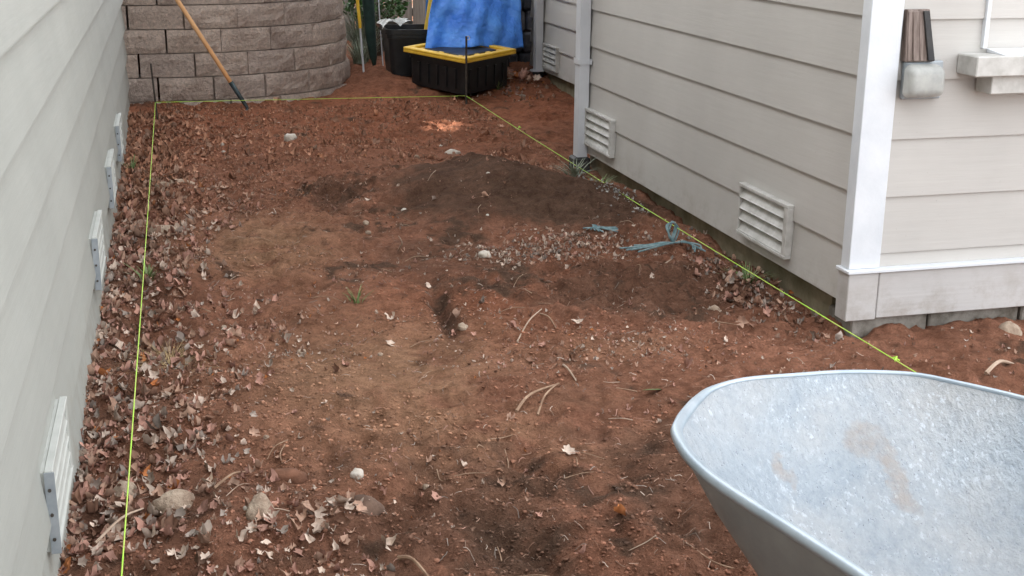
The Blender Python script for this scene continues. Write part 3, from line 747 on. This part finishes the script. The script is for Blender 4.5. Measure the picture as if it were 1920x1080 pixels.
rel = p-P0; ha = np.array((-S[1], S[0], 0)); ha /= np.linalg.norm(ha); va = np.cross(S, ha)
p = p[((rel@ha)/.27)**2+((rel@va)/.105)**2 > 1]  # gap cut in the leaves to let one sun patch through
pp = iter([p]); link('crown', leaf_mesh('crown', M['leaf_dark'], len(p), lambda q_, n_: p, .15, 8, 1.), None, tr)

# ------------------------------------------------------------------ wheelbarrow
wb_o = Vector((1.22, 1.62, 0))
wb = thing('wheelbarrow', wb_o, 'wheelbarrow with scratched galvanised steel tray standing on the soil', 'wheelbarrow')
RIMZ = .6
rim_ctrl = [(.835, 1.952), (.862, 2.003), (.902, 2.056), (.940, 2.100), (.988, 2.143), (1.069, 2.174), (1.187, 2.173), (1.297, 2.164), (1.412, 2.124), (1.475, 2.06), (1.549, 1.963),
            (1.60, 1.86), (1.615, 1.70), (1.61, 1.5), (1.585, 1.3), (1.53, 1.16), (1.40, 1.09), (1.24, 1.075), (1.08, 1.09), (.965, 1.15), (.920, 1.28), (.901, 1.413), (.867, 1.572), (.843, 1.671), (.823, 1.771), (.820, 1.861)]
rim = catmull([(a+.002, b+.012*float(sst(1.7, 2.1, b)), 0) for a, b in rim_ctrl], 5, True)
cen = Vector((1.225, 1.55, 0)); K = len(rim)
STAINS = []
def tray(off=0.):
    # rings from the rim down to the flat floor: (inset fraction to floor outline, height)
    floor = []
    for p in rim:
        d = p-cen
        fx = .52; fy = .30 if d.y > 0 else .62
        floor.append(Vector((cen.x+d.x*fx, cen.y-.06+d.y*fy, 0)))
    V = []; prof = [(0, 0), (.03, -.015), (.2, -.09), (.45, -.175), (.7, -.24), (.88, -.268), (.97, -.277), (1, -.279)]
    for a, dz in prof:
        for p, q_ in zip(rim, floor):
            c = p.lerp(q_, a); e = (p-cen).normalized()*off; V.append((c.x+e.x-wb_o.x, c.y+e.y-wb_o.y, RIMZ+dz-off))
    Fc = []
    for i in range(len(prof)-1):
        for j in range(K): q_ = (j+1) % K; Fc.append((i*K+j, i*K+q_, (i+1)*K+q_, (i+1)*K+j))
    last = (len(prof)-1)*K; V.append((cen.x-wb_o.x, cen.y-.06-wb_o.y, RIMZ-.28-off)); c = len(V)-1
    for j in range(K): Fc.append((last+j, last+(j+1) % K, c))
    return MB().add(V, Fc)
STAINS = [(.055, .445, .038, .034), (.085, .36, .024, .085), (-.135, .40, .02, .045)]
M['galv'] = galv_mat()
ty = tray().build('tray', M['galv'], wb, smooth=True)
tray(.004).build('tray_outside', M['galv_shaded'], ty, smooth=True)  # second shell carrying the darkened steel of the shaded side
MB().tube([(p.x-wb_o.x, p.y-wb_o.y, RIMZ-.004) for p in rim], [.0055+.0055*float(sst(1.05, .87, p.x)) for p in rim], 10, closed=True).build('rolled_rim', M['galv_rim'], ty, smooth=True)
for (bx, by) in ((.085, -.02), (-.12, -.05), (.1, -.2), (-.1, -.2)):
    MB().tube([(bx, by, .322), (bx, by, .326)], .011, 12).build('bolt', M['galv_plate'], ty)
for s in (-1, 1):                            # handles, legs, braces
    MB().tube([(s*.065, .50, .19), (s*.15, .1, .28), (s*.30, -.55, .42), (s*.31, -.98, .55)], [.018, .02, .02, .018], 8).build('handle', M['wood'], wb)
    MB().tube([(s*.17, -.15, .30), (s*.2, -.27, .02), (s*.2, -.47, .02), (s*.22, -.55, .40)], .014, 8).build('leg', M['stake'], wb)
    MB().tube([(s*.09, .44, .21), (s*.12, .36, .42)], .01, 6).build('brace', M['stake'], wb)
wc = Vector((.02, .44, .2)); tyr = MB()
n1, n2 = 32, 10; V = []
for i in range(n1):
    a = 2*math.pi*i/n1
    for j in range(n2):
        b = 2*math.pi*j/n2; rr = .155+.045*math.cos(b); V.append((.045*math.sin(b), wc.y+rr*math.cos(a), wc.z+rr*math.sin(a)))
tyr.add(V, [(i*n2+j, i*n2+(j+1) % n2, ((i+1) % n1)*n2+(j+1) % n2, ((i+1) % n1)*n2+j) for i in range(n1) for j in range(n2)])
wh = tyr.build('wheel', M['rubber'], wb, smooth=True)
MB().tube([(-.03, wc.y, wc.z), (.03, wc.y, wc.z)], .115, 24).build('rim', M['stake'], wh)
MB().tube([(-.075, wc.y, wc.z), (.075, wc.y, wc.z)], .012, 10).build('axle', M['stake'], wh)

# ------------------------------------------------------------------ stones
ico = bmesh.new(); bmesh.ops.create_icosphere(ico, subdivisions=3, radius=1); ICO_V = np.array([v.co[:] for v in ico.verts]); ICO_F = [tuple(v.index for v in f.verts) for f in ico.faces]; ico.free()
def rock(x, y, sx, sy, sz, mat, lab, name='stone', seed=0, sink=.5, rot=0., cat='stone'):
    v = ICO_V.copy(); r1 = fbm(v[:, 0]*1.3+seed, v[:, 1]*1.3+v[:, 2]*1.1, seed, 3)
    v = v*(.58+.62*r1[:, None]+.22*fbm(v[:, 0]*3.5+seed, v[:, 1]*3.5+v[:, 2]*3.1, seed+5, 3)[:, None]); v[:, 2] = np.where(v[:, 2] < -.5, -.5, v[:, 2])
    v = v*np.array((sx, sy, sz)); me = bpy.data.meshes.new(name); me.from_pydata(v.tolist(), [], ICO_F)
    me.polygons.foreach_set('use_smooth', [True]*len(me.polygons))
    o = link(name, me, mat, None, (x, y, gz(x, y)+sz*(.5-sink)), (0, 0, rot)); return tag(o, lab, cat)
rock(-.05, 6.05, .085, .06, .055, M['stone'], 'broad pale tan rock beside the string on the leaf litter', seed=1)
rock(-.055, 3.12, .055, .05, .05, M['stone'], 'large rounded dusty rock in the leaf litter near the lowest wall vent', seed=2)
rock(-.185, 3.30, .035, .04, .035, M['stone'], 'tan rock lying directly under the string', seed=3)
rock(1.315, 5.33, .026, .032, .024, M['stone_white'], 'smooth white pebble by the straw patch', seed=4)
rock(.75, 8.3, .038, .035, .04, M['stone_white'], 'whitish upright stone on the red soil in front of block wall', seed=5)
rock(-.06, 7.1, .045, .035, .03, M['stone'], 'tan stone beside the pale broken stick', seed=6)
rock(1.72, 7.85, .05, .035, .03, M['stone_white'], 'pale stone at the back edge of the dark soil heap', seed=7)
rock(.155, 2.97, .035, .045, .05, M['stone'], 'narrow earth-covered stone half buried near the rounded dusty rock', seed=8)
rock(.25, 3.24, .05, .035, .03, pm('clod_red', (.13, .06, .035), (.22, .10, .06), 20, 1, .004, 60), 'reddish clod of soil with shaded underside', 'soil_clod', seed=9, cat='clod')
rock(.42, 3.0, .05, .05, .04, pm('clod_brown', (.10, .06, .042), (.19, .12, .085), 20, 1, .004, 60), 'rough brown clod of soil beside the crumpled leaf heap', 'soil_clod', seed=10, cat='clod')
rock(2.02, 4.42, .03, .035, .025, M['stone'], 'grey-brown stone in the dark dug soil', seed=12)
rock(2.95, 3.86, .05, .035, .035, M['stone'], 'pale stone in front of the foundation blocks', seed=13)
rock(-.12, 2.72, .04, .03, .025, M['stone'], 'small tan stone in the litter in front of the lowest wall vent', seed=14)
for i in range(26):
    x = rnd.uniform(.1, 2.1); y = rnd.uniform(2.6, 9.3); s = rnd.uniform(.008, .02)
    o = rock(x, y, s, s*rnd.uniform(.7, 1.2), s*.8, M['stone_white'] if (s_w := rnd.random() > .6) else M['stone'], ('pale ' if s_w else 'brown ')+('larger' if s > .015 else 'tiny')+' loose pebble on the '+('reddish soil near the block wall' if y > 7 else 'soil beside the dark heap' if y > 5.6 else 'bare soil in the middle of the plot' if y > 3.8 else 'bare soil near the wheelbarrow'), 'pebble', seed=20+i, cat='pebble'); o['group'] = 'small pebbles on the soil'

# ------------------------------------------------------------------ twigs, rope, plants
def twig(P, r, mat, lab, name='twig', group=None, lift=.004):
    Q = catmull([(a, b, (gz(a, b) if len(c) == 0 else gz(a, b)+c[0])+lift) for a, b, *c in P], 5)
    o0 = Q[0].copy(); rr = [r*(1-.5*i/len(Q)) for i in range(len(Q))]
    o = MB().tube([q-o0 for q in Q], rr, 6).build(name, mat, None, loc=o0); return tag(o, lab, 'twig', group)
twig([(1.15, 4.18), (1.23, 4.31, .03), (1.32, 4.45, .02)], .0035, M['twig_pale'], 'long pale straw lying across the reddish soil')
twig([(1.315, 4.455), (1.335, 4.40, .01), (1.345, 4.33)], .003, M['twig'], 'short thin straw meeting the long pale straw')
twig([(.98, 3.56), (1.05, 3.65, .015), (1.17, 3.73, .01)], .0055, M['twig'], 'forked twig lying beside the small pale leaf')
twig([(1.04, 3.53), (1.09, 3.62, .01), (1.165, 3.72, .012)], .004, M['twig'], 'straight twig crossing the forked twig')
twig([(1.23, 3.88), (1.225, 3.81, .01), (1.235, 3.75)], .0045, M['twig_pale'], 'pale curved twig on the soil in front of the wheelbarrow')
twig([(.955, 5.5), (.96, 5.43, .06), (.94, 5.40, .10)], .004, M['twig_pale'], 'pale root standing up from the soil')
twig([(.05, 3.16), (.1, 3.2, .03), (.14, 3.27, .01)], .004, M['twig'], 'bent root beside the large rounded dusty rock')
twig([(.46, 2.72), (.49, 2.68, .01), (.53, 2.58)], .006, M['twig'], 'dark root by the greyish white leaf')
twig([(-.02, 7.11), (.05, 7.13, .01), (.11, 7.13)], .018, M['twig_pale'], 'thick pale broken stick near the litter strip', 'stick')
twig([(-.22, 6.75), (-.225, 7.1, .01), (-.25, 7.6)], .006, pm('red_stick', (.25, .10, .07), (.33, .15, .1), 9, .7), 'thin reddish stick along the foot of the sage wall', 'stick')
twig([(-.24, 2.95, .02), (-.18, 3.02, .05), (-.13, 3.1, .03)], .004, M['twig_pale'], 'pale thin twig poking out of the litter below the string')
twig([(2.05, 5.02), (2.10, 5.03, .01), (2.16, 5.0)], .007, M['twig_pale'], 'short pale stick on the dark dug soil')
twig([(2.62, 3.52), (2.70, 3.56, .01), (2.80, 3.6)], .008, M['twig_pale'], 'pale knobbly root in front of the foundation blocks')
for i in range(110):
    x = rnd.uniform(.0, 2.1); y = 2.5+6.6*rnd.random()**1.4; a = rnd.uniform(0, 6.28); l = rnd.uniform(.03, .13)
    twig([(x, y), (x+.5*l*math.cos(a)+rnd.uniform(-.01, .01), y+.5*l*math.sin(a), rnd.uniform(0, .012)), (x+l*math.cos(a), y+l*math.sin(a))], rnd.uniform(.001, .0022), M[mk := ('twig' if rnd.random() < .75 else 'twig_pale')], ('long ' if l > .09 else 'short ' if l < .05 else '')+('brown' if mk == 'twig' else 'pale')+' thin root end lying on the '+('reddish soil near the block wall' if y > 7 else 'soil beside the dark heap' if y > 5.6 else 'soil in the middle of the plot' if y > 3.8 else 'soil beside the wheelbarrow' if x > 1 else 'soil near the rounded dusty rock'), 'twig', 'small twigs on the soil')
rp = thing('rope', (2.19, 5.25, gz(2.19, 5.25)), 'frayed teal blue rope lying in a loop beside the greige house', 'rope')
for i in range(11):
    a0 = rnd.uniform(-.012, .012); a1 = rnd.uniform(-.02, .02)
    loop = [(.01+a0, .06, .015), (.035+a0, .085, .06), (.02, .09+a0, .095), (-.012+a0, .07, .085), (-.018, .04+a0, .045), (.0, .02, .018)]
    if i < 6: P = loop+[(-.06, -.005+a1, .022), (-.12-.01*i, -.02+a1*1.6, .016), (-.17-.02*i, -.02+a1*3, .010)]
    else: P = loop+[(.04, -.01+a1, .025), (.075+a0*2, -.045+a1, .016), (.07+.012*(i-8)+a0, -.10+a1*2, .008)]
    MB().tube(catmull(P, 5), .0042, 5).build('strand', M['rope'], rp)
rp2 = thing('rope', (1.93, 5.55, gz(1.93, 5.55)), 'loose teal rope scrap on the pale straw patch', 'rope')
for i in range(6):
    P = [(-.1+.02*i, .06-.02*i, .012), (-.02, .03+.012*i, .025), (.05, -.0+.01*i, .014), (.10+.01*i, -.05+.02*i, .01)]
    MB().tube(catmull([(a*.7, b*.9, c*.5) for a, b, c in P], 5), .0034, 5).build('strand', M['rope'], rp2)
blades('weed', (2.17, 6.72, gz(2.17, 6.72)), 60, .09, .13, M['grass_grey'], 'small green weed tuft at the foot of the near downspout', 'weed', 31, .006)
blades('weed', (2.24, 6.45, gz(2.24, 6.45)), 34, .06, .10, M['leaf_green'], 'green weed under the string beside the mossy foundation', 'weed', 32, .006)
blades('weed', (2.30, 4.72, gz(2.30, 4.72)), 50, .07, .12, M['leaf_green'], 'ragged weed below the near vent of the greige house', 'weed', 33, .006)
blades('weed', (.66, 4.78, gz(.66, 4.78)), 12, .08, .07, M['leaf_green'], 'lone green sprig on the bare brown soil', 'weed', 34, .005)
blades('weed', (-.13, 5.35, gz(-.13, 5.35)), 26, .08, .08, M['leaf_green'], 'small green weed under the string in the leaf litter', 'weed', 35, .006)
blades('weed', (-.23, 7.75, gz(-.23, 7.75)), 22, .10, .07, M['leaf_green'], 'green weed against the sage wall near the farthest vent', 'weed', 36, .006)
blades('weed', (2.62, 10.2, gz(2.62, 10.2)), 24, .10, .08, M['leaf_green'], 'green weed at the foot of the yellow-lidded tote', 'weed', 37, .007)
blades('straw_tuft', (-.05, 4.27, gz(-.05, 4.27)), 150, .11, .12, M['straw'], 'golden tuft of dry grass beside the string', 'grass tuft', 38, .0016, .55)

# ------------------------------------------------------------------ leaves
def leaf_geo(q, lobes, size, curl, fold):
    # lobed dry leaf: centre, mid ring and lobed margin that rolls up unevenly, plus stalk
    k = 2*lobes+3; ph = q.uniform(0, 6.28); V = [(0, 0, .0)]; R1 = []; R2 = []
    for i in range(k):
        a = -2.55+5.1*i/(k-1); tip = i % 2 == 0
        r_ = size*((.95 if tip else .62)+q.uniform(-.2, .16))*(1-.22*abs(a)/2.5)
        x_, y_ = r_*math.sin(a), r_*math.cos(a)
        roll = curl*size*(.55+.6*math.sin(a*1.5+ph))
        R1.append((x_*.58, y_*.58, fold*abs(x_)*.5+roll*.12+q.normal()*.03*size))
        R2.append((x_*(1-.22*curl), y_*(1-.22*curl), fold*abs(x_)+roll*.85+q.normal()*.05*size))
    V += R1+R2; V.append((.06*size, -size*.85, .15*size))
    F_ = [(0, i+1, i) for i in range(1, k)]+[(0, 1, 2*k+1)]
    for i in range(k-1): F_ += [(1+i, 2+i, k+2+i), (1+i, k+2+i, k+1+i)]
    return np.array(V), F_
q = np.random.default_rng(99)
LM = {}
for ck in LEAFC:
    for s in range(5):
        V, F_ = leaf_geo(q, [3, 4, 3, 5, 4][s], 1., [.5, .8, .25, .6, 1.0][s], [.3, .1, .5, .2, .7][s])
        me = bpy.data.meshes.new('dry_leaf'); me.from_pydata(V.tolist(), [], F_); me.polygons.foreach_set('use_smooth', [True]*len(F_)); me.materials.append(M['leaf_'+ck]); LM[ck, s] = me
CN = dict(tan='tan', pale='pale', brown='dark brown', orange='orange', rose='rosy brown', grey='greyish')
SH = ['three-lobed', 'four-lobed', 'folded', 'five-lobed', 'tightly curled']
def lname(sz, ck, sh): return ('large' if sz > .031 else 'small' if sz < .02 else 'middling')+' '+SH[sh]+' '+CN[ck]
def put_leaf(x, y, size, ck, s, lab, grp=None, lift=.004, tilt=.35):
    o = link('dry_leaf', LM[ck, s], None, None, (x, y, gz(x, y)+lift+size*.12), (q.normal()*tilt, q.normal()*tilt, q.uniform(0, 6.28))); o.scale = (size, size*q.uniform(.7, 1.1), size)
    return tag(o, lab, 'leaf', grp)
put_leaf(1.03, 2.76, .028, 'orange', 1, 'orange curled leaf on the soil beside the wheelbarrow')
put_leaf(1.42, 4.30, .035, 'pale', 2, 'pale pinkish leaf lying alone at the edge of the dark dug soil')
put_leaf(.44, 2.77, .034, 'pale', 4, 'greyish white crumpled leaf beside the dark root')
put_leaf(1.04, 3.23, .028, 'pale', 3, 'pale pointed leaf standing on edge on the brown soil', tilt=.8)
put_leaf(-.10, 2.62, .045, 'orange', 0, 'orange-brown lobed leaf under the string in the nearest litter')
put_leaf(-.19, 3.02, .045, 'pale', 0, 'pale lobed leaf below the string next to the thin pale twig')
put_leaf(.76, 4.56, .03, 'pale', 1, 'whitish leaf near the lone green sprig')
gl = MB().add([(0, -.04, .002), (.012, -.015, .004), (.012, .02, .004), (0, .045, .003), (-.012, .02, .006), (-.012, -.015, .006)], [(0, 1, 2, 3), (0, 3, 4, 5)]).build('green_leaf', M['leaf_green'], None, loc=(1.46, 3.62, gz(1.46, 3.62)+.008), rot=(0, .2, 1.4))
tag(gl, 'single fresh green leaf on the soil behind the wheelbarrow', 'leaf')
def strip_x():
    t = rnd.random(); return -.30+.48*t**1.5
keys = ['tan', 'rose', 'tan', 'pale', 'grey', 'pale', 'rose', 'brown']
for i in range(170):
    y = 2.5+5.0*rnd.random()**1.7; z_, c_k, s_k = rnd.uniform(.015, .036), rnd.choice(keys), rnd.randrange(5); put_leaf(strip_x()+.02, y, z_, c_k, s_k, lname(z_, c_k, s_k)+' dry leaf in the litter along the sage wall', 'fallen leaves along the sage wall', .001, .4)
for i in range(70):
    x = rnd.uniform(.2, 2.0); y = 2.6+5.5*rnd.random()**1.3
    if 1.0 < x < 2.2 and 5.7 < y < 7.2: continue
    z_, c_k, s_k = rnd.uniform(.012, .026), rnd.choice(['tan', 'pale', 'rose', 'brown']), rnd.randrange(5); put_leaf(x, y, z_, c_k, s_k, lname(z_, c_k, s_k)+' leaf fragment lying on the bare soil', 'leaf fragments on the bare soil', .002, .5)
for i in range(22):
    z_, c_k, s_k = rnd.uniform(.018, .034), rnd.choice(['pale', 'tan', 'tan', 'brown']), rnd.randrange(5); put_leaf(.33+rnd.gauss(0, .05), 2.93+rnd.gauss(0, .05), z_, c_k, s_k, lname(z_, c_k, s_k)+' leaf in the crumpled heap in front of the reddish clod', 'crumpled leaf heap', .01, .9)
for i in range(16):
    z_, c_k, s_k = rnd.uniform(.045, .08), rnd.choice(['orange', 'tan', 'rose', 'pale']), rnd.randrange(5); put_leaf(2.8+rnd.gauss(0, .14), 10.45+rnd.gauss(0, .12), z_, c_k, s_k, lname(z_, c_k, s_k)+' leaf in the pile beside the yellow-lidded tote', 'leaf pile beside the tote', .03, .7)
for i in range(56):
    z_, c_k, s_k = rnd.uniform(.02, .034), rnd.choice(['tan', 'brown', 'grey', 'rose']), rnd.randrange(5); put_leaf(2.22+rnd.gauss(0, .07), 4.45+rnd.gauss(0, .22), z_, c_k, s_k, lname(z_, c_k, s_k)+' leaf in the drift below the corner of the greige house', 'leaf drift at the house corner', .015, .7)

# loose litter too fine to count --------------------------------------
def litter(name, pts, sizes, cols, seed, lab, tilt=.6, lift=.006):
    q = np.random.default_rng(seed); tv = [leaf_geo(q, 2+k % 3, 1., q.uniform(.2, 1.1), q.uniform(0, .7)) for k in range(10)]
    VV = []; FF = []; CC = []; n = 0
    hz_ = ground_h(pts[:, 0], pts[:, 1])
    for i in range(len(pts)):
        V, F_ = tv[i % 10]; e = Quaternion((0, 0, 1), q.uniform(0, 6.28)) @ Quaternion((q.normal(), q.normal(), 0.01), q.normal()*tilt)
        Mx = np.array(e.to_matrix())
        V2 = (V*np.array((1, q.uniform(.5, 1.1), 1))*sizes[i])@Mx.T+np.array((pts[i, 0], pts[i, 1], hz_[i]+lift*q.uniform(.3, 2.)))
        VV.append(V2); FF += [(a+n, b+n, c+n) for a, b, c in F_]; CC.append(np.repeat(cols[i][None], len(V), 0)); n += len(V)
    o = link(name, np_mesh(name, np.concatenate(VV), FF, np.concatenate(CC)), M['col']); o['kind'] = 'stuff'; o['label'] = lab; o['category'] = 'leaf litter'; return o
pal = np.array(list(LEAFC.values()))
def pick(n, wts): return pal[q.choice(len(pal), n, p=np.array(wts)/sum(wts))]*q.uniform(.6, 1.15, (n, 1))
def warm(c, y):
    m = (sst(5.5, 8.0, y)*.8)[:, None]; return c*(1-m)+m*np.array((.40, .205, .125))*q.uniform(.45, 1.5, (len(y), 1))
n = 5600; py = 2.35+7.3*q.random(n)**1.15; px = -.325+.62*q.random(n)**1.9*(1+.25*np.sin(py*3.1))
s = (.006+.028*q.random(n)**1.6)*np.where(px > .05, .75, 1)*(1+.35*sst(5, 7, py))
a1 = litter('leaf_litter', np.stack([px, py], 1), s, warm(pick(n, [6, 4, 2, .4, 6, 1.2]), py), 3, 'dense dry leaf litter banked along the sage wall', .3, .006)
n = 15000; px = q.uniform(-.1, 2.3, n); py = 2.4+7.5*q.random(n)**.9
keep = (fbm(px/.6, py/.6, 91)+.16*sst(6.3, 8.0, py) > .43+.22*q.random(n)) & ~((gauss(px, py, 1.6, 6.4, .6, .75) > .33) & (q.random(n) > .12)) & ~((gauss(px, py, 2.05, 5.95, .4, .4) > .33) & (q.random(n) > .15))
px, py = px[keep], py[keep]; n = len(px)
ex = q.normal(size=(800, 2))*np.array((.28, .13))+np.array((1.66, 5.36)); ex2 = q.normal(size=(150, 2))*np.array((.16, .1))+np.array((1.5, 4.0)); ex3 = q.normal(size=(420, 2))*np.array((.08, .40))+np.array((2.24, 4.7)); ex4 = q.normal(size=(160, 2))*np.array((.2, .3))+np.array((2.75, 10.2)); ex5 = q.uniform((2.4, 3.0), (3.4, 3.95), (260, 2))
pts_ = np.concatenate([np.stack([px, py], 1), ex, ex2, ex3, ex4, ex5])
s = np.concatenate([(.003+.009*q.random(n)**2)*(1+.7*sst(6, 7.5, py))*np.where(q.random(n) < .06, 2.2, 1), q.uniform(.005, .018, 800), q.uniform(.004, .014, 150), q.uniform(.006, .02, 420), q.uniform(.01, .03, 160), q.uniform(.004, .014, 260)])
cc = np.concatenate([warm(pick(n, [5, 3, 3, .5, 4, 1]), py), pick(800, [4, 6, 1, 0, 2, 3]), pick(150, [4, 3, 1, 0, 2, 2]), pick(420, [4, 1, 4, .3, 2, 4]), pick(160, [4, 2, 2, 3, 3, 1]), pick(260, [4, 2, 3, .5, 3, 1])])
a2 = litter('leaf_litter', pts_, s, cc, 4, 'scattered leaf crumbs and bark chips over the bare soil', .5, .003)
# fibres and rootlets
def fibres(n, seed):
    q = np.random.default_rng(seed); VV = []; FF = []; CC = []
    x = q.uniform(-.25, 2.3, n); y = 2.35+7*q.random(n)**1.1
    ok = ~(gauss(x, y, 1.6, 6.4, .6, .75) > .4); x, y = x[ok], y[ok]
    x[:260] = 1.6+q.normal(size=260)*.28; y[:260] = 5.33+q.normal(size=260)*.14
    for i in range(len(x)):
        l = q.uniform(.01, .045); a = q.uniform(0, 6.28); k = 5; w_ = q.uniform(.0005, .0011); c = pal[q.choice([0, 0, 1, 4, 5, 2])]*q.uniform(.5, 1.); b = len(VV); aa = a
        cx_, cy_ = x[i], y[i]; xs = []; 
        for j in range(k): xs.append((cx_, cy_)); aa += q.normal()*.45; cx_ += l/k*math.cos(aa); cy_ += l/k*math.sin(aa)
        xs = np.array(xs); zs = ground_h(xs[:, 0], xs[:, 1]); z0 = zs+.004+.35*l*np.sin(np.linspace(0, math.pi, k))*q.random()**3
        for j in range(k):
            VV += [(xs[j, 0]-w_*math.sin(a), xs[j, 1]+w_*math.cos(a), z0[j]), (xs[j, 0]+w_*math.sin(a), xs[j, 1]-w_*math.cos(a), z0[j]+w_)]; CC += [c, c]
        FF += [(b+2*j, b+2*j+1, b+2*j+3, b+2*j+2) for j in range(k-1)]
    o = link('rootlets', np_mesh('rootlets', VV, FF, np.array(CC)), M['col']); o['kind'] = 'stuff'; o['label'] = 'fine dry roots and grass fibres over the soil'; o['category'] = 'rootlets'
fibres(6500, 71)
# soil crumbs
def crumbs(n, seed):
    q = np.random.default_rng(seed)
    b = bmesh.new(); bmesh.ops.create_icosphere(b, subdivisions=1, radius=1); bv = np.array([v.co[:] for v in b.verts]); bf = np.array([[v.index for v in f.verts] for f in b.faces]); b.free()
    y = 2.3+7.8*q.random(n)**1.35; x = q.uniform(-.3, 2.35, n)
    loose = fbm(x/.45, y/.45, 13)+.5*(gauss(x, y, 1.8, 4.7, .5, .4)+gauss(x, y, .82, 6.55, .25, .5)+gauss(x, y, .62, 2.95, .5, .35))
    ok = loose > .40+.25*q.random(n); x, y = x[ok], y[ok]; n = len(x)
    r_ = .0016+.0055*q.random(n)**4; r_ *= np.where(gauss(x, y, 1.6, 6.4, .6, .75) > .35, .6, 1)
    V = bv[None]*(1+.42*q.normal(size=(n, len(bv), 1)).clip(-1.5, 1.5))*np.stack([q.uniform(.7, 1.3, n), q.uniform(.7, 1.3, n), q.uniform(.4, .75, n)], 1)[:, None]*r_[:, None, None]
    V += np.stack([x, y, ground_h(x, y)+r_*.25], 1)[:, None]
    Fa = bf[None]+(np.arange(n)*len(bv))[:, None, None]
    c = soil_cols(x, y)*q.uniform(.55, 1.5, (n, 1)); C = np.repeat(c, len(bv), 0)
    o = link('soil_crumbs', np_mesh('soil_crumbs', V.reshape(-1, 3), Fa.reshape(-1, 3), C), M['crumb']); o['kind'] = 'stuff'; o['label'] = 'loose crumbs and small clods of brown soil'; o['category'] = 'soil crumbs'
crumbs(75000, 72)
# coarse chips of pale gravel beside the near downspout
n = 140; pts_ = q.normal(size=(n, 2))*np.array((.06, .22))+np.array((2.2, 6.15))
g = litter('gravel_chips', pts_, q.uniform(.005, .016, n), np.ones((n, 3))*np.array((.42, .40, .37))*q.uniform(.6, 1.2, (n, 1)), 6, 'pale gravel chips along the mossy foundation', .4, .004); g['category'] = 'gravel'
